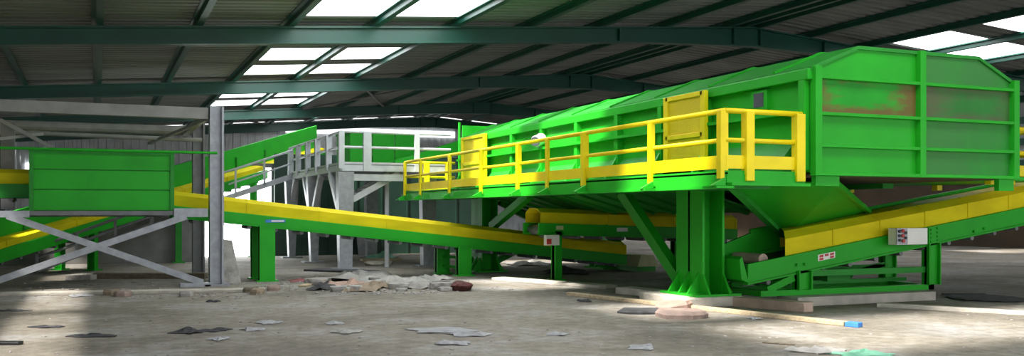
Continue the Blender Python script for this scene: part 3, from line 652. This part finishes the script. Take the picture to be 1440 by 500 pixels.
# ------------------------------------------------------------------ feed hopper and its grey platform
YH = 16.42
x0 = P(44, 250, Y=YH).x; x1 = P(242, 250, Y=YH).x; zb_ = P(140, 296, Y=YH).z; zt_ = P(140, 214.5, Y=YH).z
fh = thing('feed_hopper', 'green box-shaped feed hopper on the grey braced platform', 'hopper', ((x0 + x1) / 2, YH + 0.8, zb_))
zs = [zb_, zb_ + (zt_ - zb_) * 0.36, zb_ + (zt_ - zb_) * 0.70, zt_]
for k in range(3):
    MB().box(x0 - 0.03 * (2 - k) * 0.3, x1, YH, YH + 0.04, zs[k] + 0.008, zs[k + 1] - 0.008).build('front_panel', GREEN, fh, bevel=0.004)
    MB().box(x0, x0 + 0.04, YH + 0.04, YH + 1.6, zs[k] + 0.008, zs[k + 1] - 0.008).build('side_panel', GREEN, fh)
    MB().box(x1 - 0.04, x1, YH + 0.04, YH + 1.6, zs[k] + 0.008, zs[k + 1] - 0.008).build('side_panel', GREEN, fh)
MB().box(x0 + 0.02, x1 - 0.02, YH + 0.03, YH + 0.05, zb_, zt_).build('backing_plate', GREEN_D, fh)
MB().box(x0, x1, YH + 1.55, YH + 1.6, zb_, zt_).build('rear_panel', GREEN, fh)
for x in (x0 + 0.0, x1 - 0.0): MB().box(x - 0.03, x + 0.03, YH - 0.03, YH + 0.05, zb_, zt_ + 0.02).build('corner_angle', GREEN_D, fh)
MB().box(x0 - 0.02, x1 + 0.02, YH - 0.02, YH + 0.06, zt_ - 0.02, zt_ + 0.03).build('rim', GREEN_D, fh)
pf = thing('support_platform', 'grey braced steel platform carrying the green feed hopper', 'platform', (0.5, 17.4, 0))
XC = P(304, 399, Y=16.4).x
xfl = P(-40, 400, Y=16.4).x
MB().box(xfl, x0 - 0.02, 16.3, 16.42, zb_ - 0.1, zb_ + 0.0).build('deck_beam', STEEL, pf)
MB().box(x0 - 0.02, x1 + 0.02, 16.34, 16.42, zb_ - 0.07, zb_ - 0.001).build('deck_beam', STEEL_D, pf)
MB().box(x1 + 0.02, XC - 0.14, 16.3, 16.42, zb_ - 0.1, zb_ + 0.04).build('deck_beam', STEEL, pf)
MB().box(xfl, XC + 0.1, 18.2, 18.32, zb_ - 0.1, zb_ - 0.001).build('deck_beam', STEEL_D, pf)
MB().box(xfl, x1 - 0.03, 16.42, 18.2, zb_ - 0.05, zb_ - 0.02).build('deck', STEEL_D, pf)
for z, r in ((P(140, 211, Y=16.25).z, 0.022),): MB().tube((xfl, 16.22, z), (XC, 16.26, z), r).build('top_rail', GREEN, pf)
for y0_, x_ in ((16.4, xfl), ):
    MB().ibeam((x_, y0_, 0), (x_, y0_, 1.7), 0.18, 0.22, up=(1, 0, 0)).build('column', STEEL, pf)
rA = P(262, 304, Y=16.26); rB = P(0, 393, Y=16.26); dd = rB - rA; f = (0.05 - rA.z) / dd.z
MB().beam(rA, rA + dd * f, 0.05, 0.10).build('cross_brace', STEEL, pf)
rA = P(10, 303, Y=16.28); rB = P(285, 397, Y=16.28)
MB().beam(rA, rB, 0.05, 0.10).build('cross_brace', STEEL, pf)
MB().box(rB.x - 0.35, rB.x + 0.12, 16.2, 16.4, 0, 0.06).build('foot_plate', STEEL, pf)
zc = P(305, 150, Y=16.4).z
MB().ibeam((XC, 16.4, 0), (XC, 16.4, zc), 0.25, 0.22, up=(1, 0, 0)).box(XC - 0.2, XC + 0.2, 16.2, 16.6, 0, 0.03).build('column', STEEL, pf)
g = G(279, 386)
X2 = g.x; Y2 = g.y
MB().ibeam((X2, Y2, 0), (X2, Y2, P(279, 172, X=X2).z), 0.22, 0.22, up=(1, 0, 0)).box(X2 - 0.18, X2 + 0.18, Y2 - 0.2, Y2 + 0.2, 0, 0.03).build('column', STEEL_D, pf)
# pale gantry beams over the platform
ga_ = thing('overhead_gantry', 'pale steel gantry beams above the feed hopper between grey posts', 'gantry', (0, 17.5, 2.6))
z1 = P(300, 160, Y=16.4).z
MB().box(xfl - 1.5, XC - 0.13, 16.32, 16.48, z1 - 0.09, z1 + 0.09).build('beam', GANTRY, ga_)
z2 = P(275, 184, Y=Y2).z
MB().tube((xfl - 1.5, Y2, z2), (X2 - 0.1, Y2, z2), 0.09, 12).build('beam', GANTRY, ga_)
MB().tube((xfl, Y2 - 0.8, z2 - 0.18), (X2, Y2 - 0.7, z2 - 0.22), 0.04, 8).build('tie_rod', GANTRY, ga_)
MB().beam((XC - 0.1, 16.45, z1 + 0.02), (X2 - 0.25, Y2, z2 - 0.05), 0.10, 0.10).build('cross_beam', GANTRY, ga_)
MB().beam((XC - 0.14, 16.48, z1 - 0.09), (X2 - 0.9, Y2 - 0.3, z2 - 0.28), 0.05, 0.05).build('knee_brace', GANTRY, ga_)
qa = P(0, 168, Y=17.6); qb = P(78, 210, Y=17.6); MB().beam(qa, qb, 0.05, 0.06).build('knee_brace', GANTRY, ga_)
qa = P(-10, 196, Y=17.3); qb = P(60, 188, Y=17.9); MB().beam(qa, qb, 0.05, 0.05).build('knee_brace', GANTRY, ga_)
qc = P(6, 190, Y=17.3); MB().box(qc.x - 0.1, qc.x + 0.1, 17.9, 18.1, 1.25, qc.z + 0.25).build('post', STEEL_D, ga_)
# low grey stairs behind the platform
def stairs(name, label, pa, pb, width, nstep, rail_h, m, across=(0, 1, 0), rails=(0, 1)):
    """pa lower, pb upper end of the near stringer"""
    pa = Vector(pa); pb = Vector(pb); ac = Vector(across)
    t = thing(name, label, 'stairs', (pa.x, pa.y, max(0, min(pa.z, 99))))
    for s in (0, width): MB().beam(pa + ac * s, pb + ac * s, 0.05, 0.13).build('stringer', m, t)
    for k in range(nstep):
        q = pa.lerp(pb, (k + 0.5) / nstep)
        mb = MB(); dxy = Vector((pb.x - pa.x, pb.y - pa.y, 0)).normalized() * 0.10
        mb.prism([q - dxy, q + dxy, q + dxy + ac * width, q - dxy + ac * width], (0, 0, 0.02)); mb.build('tread', m, t)
    up = Vector((0, 0, rail_h))
    for s in rails:
        o = ac * (width * s)
        MB().tube(pa + o + up, pb + o + up, 0.028).build('handrail', m, t); MB().tube(pa + o + up * 0.5, pb + o + up * 0.5, 0.022).build('mid_rail', m, t)
        for k in range(4):
            q = pa.lerp(pb, k / 3) + o; MB().beam(q, q + up, 0.05, 0.05, up=(0, 1, 0)).build('post', m, t)
    return t
pa = P(52, 368, Y=20.6); pa.z = 0.1; pb = P(215, 318, Y=20.6)
stairs('staircase', 'dull grey low stair flight seen behind the platform cross bracing', pa, pb, 0.6, 7, 0.42, STEEL_D)

# ------------------------------------------------------------------ galvanised access gallery and stairs
XG, YG0, YG1, ZG = 4.72, 20.0, 25.9, 2.22
gal = thing('access_gallery', 'galvanised steel access gallery with handrails on tall tapered legs', 'gallery', (6, 22, 0))
XG2 = 7.1
MB().box(XG, XG2, YG0, YG1, ZG - 0.04, ZG).build('deck', STEEL, gal)
for a_, b_ in (((XG, YG0, ZG - 0.09), (XG2, YG0, ZG - 0.09)), ((XG, YG0, ZG - 0.09), (XG, YG1, ZG - 0.09)), ((XG2, YG0, ZG - 0.09), (XG2, YG1, ZG - 0.09)), ((XG, YG1, ZG - 0.09), (XG2, YG1, ZG - 0.09))):
    MB().beam(a_, b_, 0.06, 0.12).build('edge_beam', WHITE_S, gal)
MB().beam((XG + 0.2, YG0 + 0.05, ZG - 0.28), (XG2 - 1.0, YG0 + 0.05, ZG - 0.28), 0.06, 0.14).build('lower_beam', WHITE_S, gal)
for (px, py, inner) in ((485, 378, 0), (441, 368.5, 0), (406, 361, 0), (0, 0, 1), (0, 0, 2)):
    if inner: x, y = 6.75, (20.4 if inner == 1 else 25.2)
    else:
        g = G(px, py); x, y = g.x + 0.0, min(g.y, 25.6)
    mb = MB(); wb, wt = (0.13, 0.17)
    if inner == 0 and px != 485: wb, wt = 0.08, 0.17
    mb.hexa([(x - wb, y - 0.12, 0.03), (x + wb, y - 0.12, 0.03), (x + wb, y + 0.12, 0.03), (x - wb, y + 0.12, 0.03), (x - wt, y - 0.12, ZG - 0.17), (x + wt, y - 0.12, ZG - 0.17), (x + wt, y + 0.12, ZG - 0.17), (x - wt, y + 0.12, ZG - 0.17)])
    lg = mb.build('leg', STEEL, gal)
    MB().box(x - 0.26, x + 0.26, y - 0.22, y + 0.22, 0, 0.03).build('base_plate', STEEL, lg)
g1 = G(441, 368.5); g2 = G(485, 378); g3 = G(406, 361)
for (y0_, z0_, y1_, z1_) in ((g1.y, 1.0, g1.y - 0.95, ZG - 0.18), (g1.y, 1.0, g1.y + 0.9, ZG - 0.18), (g2.y + 0.1, 1.2, g2.y + 1.0, ZG - 0.18), (g3.y, 1.0, g3.y - 0.9, ZG - 0.18)):
    MB().beam((XG, y0_, z0_), (XG, y1_, z1_), 0.12, 0.14).build('knee_brace', WHITE_S, gal)
RH = 0.68
rail_pts = [(XG, YG1), (XG, YG0), (XG2 + 0.05, YG0)]
for z, nm in ((ZG + RH, 'top_rail'), (ZG + RH * 0.52, 'mid_rail')):
    mb = MB()
    for (xa_, ya_), (xb_, yb_) in zip(rail_pts[:-1], rail_pts[1:]): mb.tube((xa_, ya_, z), (xb_, yb_, z), 0.03)
    mb.build(nm, WHITE_S, gal)
mb = MB(); mb.box(XG - 0.02, XG + 0.01, YG0, YG1, ZG, ZG + 0.04); mb.box(XG, XG2, YG0 - 0.02, YG0 + 0.01, ZG, ZG + 0.04); mb.build('toe_board', WHITE_S, gal)
for y in (20.0, 21.2, 22.4, 23.5, 24.7, 25.8): MB().box(XG - 0.07, XG + 0.05, y - 0.06, y + 0.06, ZG - 0.1, ZG + RH).build('post', WHITE_S, gal)
for px, w in ((516, 0.085), (586, 0.05)):
    q = P(px, 200, Y=YG0); MB().box(q.x - w, q.x + w, YG0 - 0.06, YG0 + 0.03, ZG - 0.15, ZG + RH).build('post', WHITE_S, gal)
pb = Vector((XG - 0.02, 25.45, ZG - 0.08)); pa = P(290, 288, Y=25.45)
stairs('staircase', 'pale galvanised stair flight descending left from the high gallery', pa, pb, 0.34, 7, RH, WHITE_S, rails=(0,))
pb = P(562, 243, Y=20.15); pa = P(496, 280, Y=20.15)
pa2 = pa + (pa - pb) * 0.0
stairs('staircase', 'steep pale stair flight hanging below the gallery landing by the yellow railing', pa2, pb, 0.8, 7, 0.22, WHITE_S, rails=())
MB().tube((pa.x + 0.85, 20.5, 0.0), (pa.x + 0.85, 20.5, ZG - 0.2), 0.05).build('thin_post', WHITE_S, gal)
# green transfer hopper on the gallery
q0 = P(492, 186, Y=23.2); q1 = P(586, 186, Y=23.2)
th = thing('transfer_hopper', 'green sheet metal hopper standing on the high gallery behind the handrail', 'hopper', ((q0.x + q1.x) / 2, 23.8, ZG))
for k in range(3):
    xa_ = q0.x + (q1.x - q0.x) * k / 3; xb_ = q0.x + (q1.x - q0.x) * (k + 1) / 3
    MB().box(xa_ + 0.01, xb_ - 0.01, 23.2, 23.25, ZG, q0.z).build('front_panel', GREEN, th)
MB().box(q0.x, q0.x + 0.04, 23.25, 24.6, ZG, q0.z).build('side_panel', GREEN, th); MB().box(q1.x - 0.04, q1.x, 23.25, 24.6, ZG, q0.z).build('side_panel', GREEN, th)
MB().box(q0.x - 0.03, q1.x + 0.03, 23.17, 24.63, q0.z, q0.z + 0.05).build('rim', GREEN_D, th)

# ------------------------------------------------------------------ things lying about on the floor
def plank(name, label, cat, a, b, w, h, m, z=0.0, group=None, bevel=0.008):
    a = Vector((a.x, a.y, z + h / 2)); b = Vector((b.x, b.y, z + h / 2))
    return tag(MB().beam(a, b, w, h).build(name, m, bevel=bevel), label, cat, group)
def stone(name, label, cat, px, py, rx, ry, h, m, seed=0, group=None, z=0.0, rough=0.25, flat=True):
    g = G(px, py); bm = bmesh.new(); bmesh.ops.create_icosphere(bm, subdivisions=3, radius=1)
    for v in bm.verts:
        n = noise.noise(v.co * 1.4 + Vector((seed * 3.1, seed, 0))) * rough + noise.noise(v.co * 4 + Vector((seed, 0, seed))) * rough * 0.35
        c = v.co * (1 + n)
        if flat: c = Vector((math.copysign(abs(c.x) ** 0.7, c.x), math.copysign(abs(c.y) ** 0.7, c.y), c.z * 1.5))
        zz = max(-0.6, min(0.55 if flat else 1, c.z))
        v.co = Vector((c.x * rx, c.y * ry, (zz + 0.6) * h / 1.15))
    mb = MB(); mb.bm.free(); mb.bm = bm
    a = math.atan2(SA, CA)
    bmesh.ops.rotate(bm, verts=bm.verts, matrix=Matrix.Rotation(-a, 3, 'Z'))
    bmesh.ops.translate(bm, verts=bm.verts, vec=(g.x, g.y, z))
    return tag(mb.build(name, m, smooth=False), label, cat, group)
def slab(name, label, cat, px, py, rx, ry, h, m, seed=0, group=None, tilt=0.0):
    g = G(px, py); rnd = random.Random(seed); n = 8; pts = []
    for i in range(n):
        a = 2 * math.pi * (i + rnd.uniform(-0.25, 0.25)) / n; q = rnd.uniform(0.85, 1.08)
        x = math.copysign(abs(math.cos(a)) ** 0.6, math.cos(a)) * rx * q; y = math.copysign(abs(math.sin(a)) ** 0.6, math.sin(a)) * ry * q
        pts.append((x, y))
    mb = MB(); bm = mb.bm
    lo = [bm.verts.new((x, y, 0)) for x, y in pts]; mid = [bm.verts.new((x * 1.02, y * 1.02, h * 0.6 + tilt * x)) for x, y in pts]; hi = [bm.verts.new((x * 0.9, y * 0.9, max(0.01, h * rnd.uniform(0.88, 1.1)) + tilt * x)) for x, y in pts]
    top = bm.verts.new((0, 0, h)); bot = bm.verts.new((0, 0, 0))
    for i in range(n):
        k = (i + 1) % n
        bm.faces.new((lo[i], lo[k], mid[k], mid[i])); bm.faces.new((mid[i], mid[k], hi[k], hi[i])); bm.faces.new((hi[i], hi[k], top)); bm.faces.new((lo[k], lo[i], bot))
    bmesh.ops.rotate(bm, verts=bm.verts, matrix=Matrix.Rotation(-math.atan2(SA, CA), 3, 'Z'))
    bmesh.ops.translate(bm, verts=bm.verts, vec=(g.x, g.y, 0))
    return tag(mb.build(name, m), label, cat, group)
def litter(name, label, cat, px, py, rx, ry, h, m, seed=0, group=None, th=0.006, z=0.0):
    """a thin crumpled sheet, rx along the picture, ry in depth"""
    g = G(px, py); rnd = random.Random(seed); mb = MB(); bm = mb.bm; n, k = 14, 8
    outline = [1 + 0.28 * math.sin(2.0 * i + seed) + rnd.uniform(-0.2, 0.2) for i in range(n)]
    def hgt(x, y): return max(0.002, h * (0.35 + noise.noise(Vector((x * 2.2 + seed, y * 2.2, seed * 1.7))) * 0.9))
    top = []; bot = []
    cx = bm.verts.new((0, 0, hgt(0, 0) + th)); cb_ = bm.verts.new((0, 0, hgt(0, 0)))
    for j in range(1, 5):
        rt = []; rb = []
        for i in range(n):
            f = j / 4 * outline[i]; x = math.cos(2 * math.pi * i / n) * f; y = math.sin(2 * math.pi * i / n) * f
            zz = hgt(x, y) if j < 4 else hgt(x, y) * 0.4
            rt.append(bm.verts.new((x * rx, y * ry, zz + th))); rb.append(bm.verts.new((x * rx, y * ry, zz)))
        top.append(rt); bot.append(rb)
    for i in range(n):
        q = (i + 1) % n
        bm.faces.new((cx, top[0][i], top[0][q])); bm.faces.new((cb_, bot[0][q], bot[0][i]))
        for j in range(3):
            bm.faces.new((top[j][i], top[j + 1][i], top[j + 1][q], top[j][q])); bm.faces.new((bot[j][q], bot[j + 1][q], bot[j + 1][i], bot[j][i]))
        bm.faces.new((top[3][i], bot[3][i], bot[3][q], top[3][q]))
    a = math.atan2(SA, CA)
    bmesh.ops.rotate(bm, verts=bm.verts, matrix=Matrix.Rotation(-a, 3, 'Z'))
    bmesh.ops.translate(bm, verts=bm.verts, vec=(g.x, g.y, z))
    return tag(mb.build(name, m), label, cat, group)

# right foreground
plank('timber_batten', 'long thin pale timber batten lying across the floor with a blue end', 'batten', G(800, 415), G(1190, 458), 0.10, 0.05, WOOD)
plank('painted_batten_end', 'bright blue stub at the near end of the long batten', 'batten', G(1191, 458.2), G(1210, 460), 0.10, 0.052, BLUE)
plank('concrete_block', 'pale flat concrete block lying left of the near column plinth', 'block', G(876, 412), G(926, 417), 0.3, 0.10, CONC)
slab('stone_slab', 'large pinkish flat stone lying nearest on the open floor', 'stone', 957, 445, 0.31, 0.30, 0.075, STONE_P, 3)
slab('stone_slab', 'thin dark grey slab lying left of the pinkish flat stone', 'stone', 902, 439, 0.30, 0.26, 0.04, RAG_D, 5)
slab('broken_brick', 'reddish broken brick behind the pinkish flat stone', 'brick', 945, 433, 0.22, 0.30, 0.085, PINK, 8, tilt=0.12)
plank('concrete_beam', 'long pinkish concrete beam lying before the conveyor base frame', 'beam', G(1022, 429) + Vector((0.06, -0.05, 0)), G(1130, 439) + Vector((0.08, 0, 0)), 0.2, 0.12, CONC_P)
plank('concrete_beam', 'second concrete beam lying under the right conveyor base frame', 'beam', Vector((8.15, 9.95, 0)), Vector((10.5, 9.95, 0)), 0.42, 0.12, CONC)
tag(MB().box(8.0, 10.4, 10.66, 10.95, 0, 0.12).build('concrete_beam', CONC, bevel=0.01), 'concrete beam at the rear of the right conveyor base frame', 'beam')
litter('paper_scrap', 'small white scrap lying in front of the long batten', 'paper', 1061, 448, 0.07, 0.10, 0.03, PAPER, 2)
litter('paper_sheet', 'grey white paper sheet lying alone near the bottom edge', 'paper', 905, 489, 0.125, 0.16, 0.03, PAPER, 4)
plank('wooden_stick', 'thin dark stick lying near the crumpled rag', 'stick', G(1072, 482), G(1118, 485), 0.03, 0.015, WOOD_D)
litter('crumpled_rag', 'crumpled pale brown rag beside the mint plastic sheet', 'rag', 1150, 494, 0.22, 0.14, 0.06, RAG_G, 6)
litter('plastic_sheet', 'mint green plastic sheet at the bottom edge', 'plastic sheet', 1215, 499, 0.24, 0.12, 0.05, MINT, 9)
litter('dark_scrap', 'small dark scrap beside the far end of the long batten', 'scrap', 822, 423, 0.10, 0.14, 0.03, RAG_D, 10)
# kerb strip at the right
a_ = G(1235, 431); b_ = G(1475, 445)
plank('floor_kerb', 'low concrete kerb strip crossing the sunlit right floor', 'kerb', a_, b_, 0.14, 0.05, CONC)
stone('dark_mat', 'dark crumpled mat on the shaded floor behind the kerb', 'mat', 1385, 420, 0.45, 0.5, 0.03, RAG_D, 21)
plank('steel_strip', 'thin dark steel strip by the right conveyor foot', 'strip', G(1325, 414), G(1385, 414), 0.06, 0.02, RAG_D)
# left foreground
plank('black_bar', 'short black bar at the bottom left edge', 'bar', G(-20, 484), G(30, 484), 0.09, 0.03, BLACK)
litter('dark_rag', 'dark grey rag lying on the empty left floor', 'rag', 268, 467, 0.17, 0.16, 0.05, RAG_D, 11)
litter('dark_rag', 'smaller dark rag just right of the dark grey rag', 'rag', 305, 464.5, 0.12, 0.12, 0.03, RAG_D, 12)
for i, (px, py, rx, ry, lab) in enumerate(((309, 477, 0.09, 0.10, 'small white paper scrap in front of the dark rags'), (380, 454, 0.13, 0.14, 'pale paper scrap on the floor straight before the green conveyor leg'), (357, 463.5, 0.12, 0.10, 'thin pale paper strip right of the dark rags'), (620, 465, 0.30, 0.20, 'long torn paper strip lying on the central floor'), (660, 471, 0.20, 0.14, 'torn paper piece joined to the right of the long strip'), (640, 483, 0.16, 0.12, 'torn paper piece nearest below the long strip'), (785, 470.5, 0.11, 0.08, 'small pale paper strip left of the pinkish flat stone'), (488, 467, 0.15, 0.14, 'faint grey paper piece left of the long torn strip'), (112, 416, 0.15, 0.18, 'white paper scrap before the left platform'), (470, 455, 0.1, .1, 'tiny pale scrap on the grey stained floor'))):
    litter('paper_scrap', lab, 'paper', px, py, rx, ry, 0.035, PAPER if i not in (7,) else RAG_G, 30 + i)
for i, (px, py, rx, lab) in enumerate(((65, 460, 0.17, 'thin dark scrap on the left floor above the black bar'), (130, 473, 0.22, 'dark torn strip on the left foreground floor'), (12, 437, 0.2, 'dark strip at the left edge below the platform'), (300, 424, 0.09, 'tiny dark chip before the grey column'))):
    litter('dark_scrap', lab, 'scrap', px, py, rx, 0.07, 0.03, RAG_D, 50 + i)
# kerb and timbers by the platform
plank('timber_beam', 'old timber beam lying behind the platform bracing', 'timber', G(134, 391), G(290, 391), 0.22, 0.10, WOOD_D)
plank('concrete_block', 'pale block at the left end of the old timber beam', 'block', G(96, 393), G(132, 393), 0.25, 0.09, STONE_G)
a_ = G(-60, 416); b_ = G(372, 409)
plank('floor_kerb', 'low concrete kerb running before the left platform', 'kerb', a_, b_, 0.3, 0.045, CONC)
for i, (px, py, m, lab) in enumerate(((172, 416, STONE_P, 'small brown brick lying against the left kerb'), (158, 414, CARD, 'tan brick lump left of the small brown brick'), (262, 416, STONE_G, 'grey stone lump on the left kerb front'), (385, 408, STONE_P, 'brown brick before the double green conveyor leg'), (352, 410, WOOD_D, 'dark wood lump left of the brown brick'), (362, 413, CARD, 'tan broken block in front of the dark wood lump'))):
    slab('brick_lump', lab, 'brick', px, py, 0.11, 0.13, 0.075, m, 60 + i)
# leaning slab by the column
q = G(322, 399)
tag(MB().prism([(q.x - 0.13, q.y + 0.02, 0), (q.x + 0.2, q.y + 0.02, 0), (q.x + 0.09, q.y + 0.3, 0.72), (q.x - 0.13, q.y + 0.3, 0.75)], (0, 0.06, 0)).build('leaning_board', STONE_G), 'weathered grey board leaning beside the grey column', 'board')
# rubble heap in the middle
plank('steel_plate', 'dark steel plate lying before the galvanised legs', 'plate', G(438, 380), G(524, 383), 0.5, 0.04, RAG_D)
plank('timber_plank', 'long thin plank sticking out of the rubble heap', 'plank', G(425, 403), G(489, 386), 0.12, 0.03, WOOD)
litter('red_cloth', 'small faded red cloth near the green conveyor leg', 'cloth', 421, 395, 0.17, 0.3, 0.04, RED_F, 70)
litter('cardboard_sheet', 'pink cardboard sheet on the left of the rubble heap', 'cardboard', 482, 403, 0.42, 0.65, 0.16, PINK, 71)
litter('cardboard_sheet', 'brown cardboard piece at the front of the rubble heap', 'cardboard', 512, 408, 0.30, 0.35, 0.16, CARD, 72)
litter('grey_sheet', 'dusty grey sheet spread over the rubble heap rear', 'sheet', 505, 392, 0.62, 0.8, 0.20, RAG_G, 73)
litter('grey_sheet', 'dusty grey sheet on the right of the rubble heap', 'sheet', 560, 398, 0.5, 0.7, 0.17, RAG_G, 74)
stone('maroon_sack', 'small dark maroon sack lying right of the rubble heap', 'sack', 649, 408, 0.17, 0.22, 0.11, MAROON, 75, flat=False)
rnd = random.Random(5)
for i in range(16):
    px = rnd.uniform(440, 632); py = rnd.uniform(390, 411)
    s = rnd.uniform(0.05, 0.13)
    stone('rubble_stone', 'loose grey rubble stone scattered in the heap before the gallery', 'stone', px, py, s * 1.5, s * 1.3, s * 0.8, STONE_G if i % 3 else RAG_G, 100 + i, group='rubble stones in the middle heap', rough=0.4)
for i, (px, py, rx, m, lab) in enumerate(((452, 406, 0.20, RAG_D, 'dark torn sheet under the pink cardboard at the left of the heap'), (535, 403, 0.22, CARD, 'brown curled sheet between the two dusty grey sheets'), (590, 404, 0.26, STONE_G, 'grey torn sheet left of the maroon sack'), (610, 394, 0.3, RAG_G, 'pale dusty sheet behind the maroon sack'))):
    litter('torn_sheet', lab, 'sheet', px, py, rx, 0.35, 0.13, m, 140 + i)
# tiny grit, uncountable
mb = MB()
for i in range(900):
    if i < 450: px, py = rnd.gauss(530, 70), rnd.uniform(386, 414)
    elif i < 650: px, py = rnd.uniform(0, 420), rnd.uniform(396, 420)
    else: px, py = rnd.uniform(0, 1440), rnd.uniform(400, 500)
    g = G(px, py); r = rnd.uniform(0.008, 0.03 if i < 650 else 0.016)
    v = bmesh.ops.create_icosphere(mb.bm, subdivisions=1, radius=r)['verts']
    bmesh.ops.scale(mb.bm, verts=v, vec=(rnd.uniform(0.8, 1.8), rnd.uniform(0.8, 1.8), rnd.uniform(0.3, 0.8))); bmesh.ops.translate(mb.bm, verts=v, vec=(g.x, g.y, r * 0.2))
tag(mb.build('grit', STONE_G), 'loose grit and crumbs scattered over the dusty floor', 'grit', kind='stuff')
# by the dark partition
q = P(515, 363, Y=26.2)
tag(MB().prism([(q.x - 0.22, 26.2, 0), (q.x + 0.22, 26.2, 0), (q.x + 0.22, 26.55, 0.85), (q.x - 0.22, 26.55, 0.85)], (0, 0.03, 0)).build('leaning_board', STEEL_D), 'grey board leaning on the dark partition behind the gallery leg', 'board')
litter('plastic_sheet', 'pale teal plastic sheet before the dark partition', 'plastic sheet', 540, 364, 0.35, 0.5, 0.25, MINT, 80)
plank('timber_plank', 'pale plank lying on the floor before the dark partition', 'plank', G(508, 367), G(562, 366), 0.3, 0.06, WOOD)
stone('stone_slab', 'cream stone lump under the pale plank by the partition', 'stone', 532, 372, 0.3, 0.4, 0.08, CONC, 81)
# under the cabin
for i, (px, py, rx, m, lab) in enumerate(((745, 372, 0.5, RAG_G, 'grey crumpled sheet on the floor behind the far column'), (800, 383, 0.45, RAG_D, 'dark debris sheet under the middle of the cabin'))):
    litter('debris_sheet', lab, 'sheet', px, py, rx, 0.7, 0.15, m, 90 + i)
plank('concrete_kerb', 'pale concrete strip in front of the inner conveyor leg', 'kerb', G(700, 393), G(860, 405), 0.3, 0.05, CONC)

# ------------------------------------------------------------------ light
w = bpy.data.worlds.new('sky'); S.world = w; w.use_nodes = True
bg = w.node_tree.nodes['Background']; bg.inputs['Color'].default_value = (0.92, 0.96, 1.0, 1); bg.inputs['Strength'].default_value = 1.25
sun = bpy.data.lights.new('sun', 'SUN'); so = bpy.data.objects.new('sun', sun); C.objects.link(so)
sun.energy = 17.0; sun.angle = math.radians(6); sun.color = (1.0, 0.95, 0.88)
so.rotation_euler = Vector((4.0, 1.5, -5.4)).to_track_quat('-Z', 'Y').to_euler()
so.location = (0, 0, 12)
S.view_settings.view_transform = 'Standard'; S.view_settings.look = 'None'; S.view_settings.gamma = 1.0; S.view_settings.use_curve_mapping = False
S.view_settings.exposure = 0.95
S.cycles.use_denoising = True
S.cycles.max_bounces = 8; S.cycles.diffuse_bounces = 5; S.cycles.transparent_max_bounces = 12
S.cycles.sample_clamp_indirect = 6.0
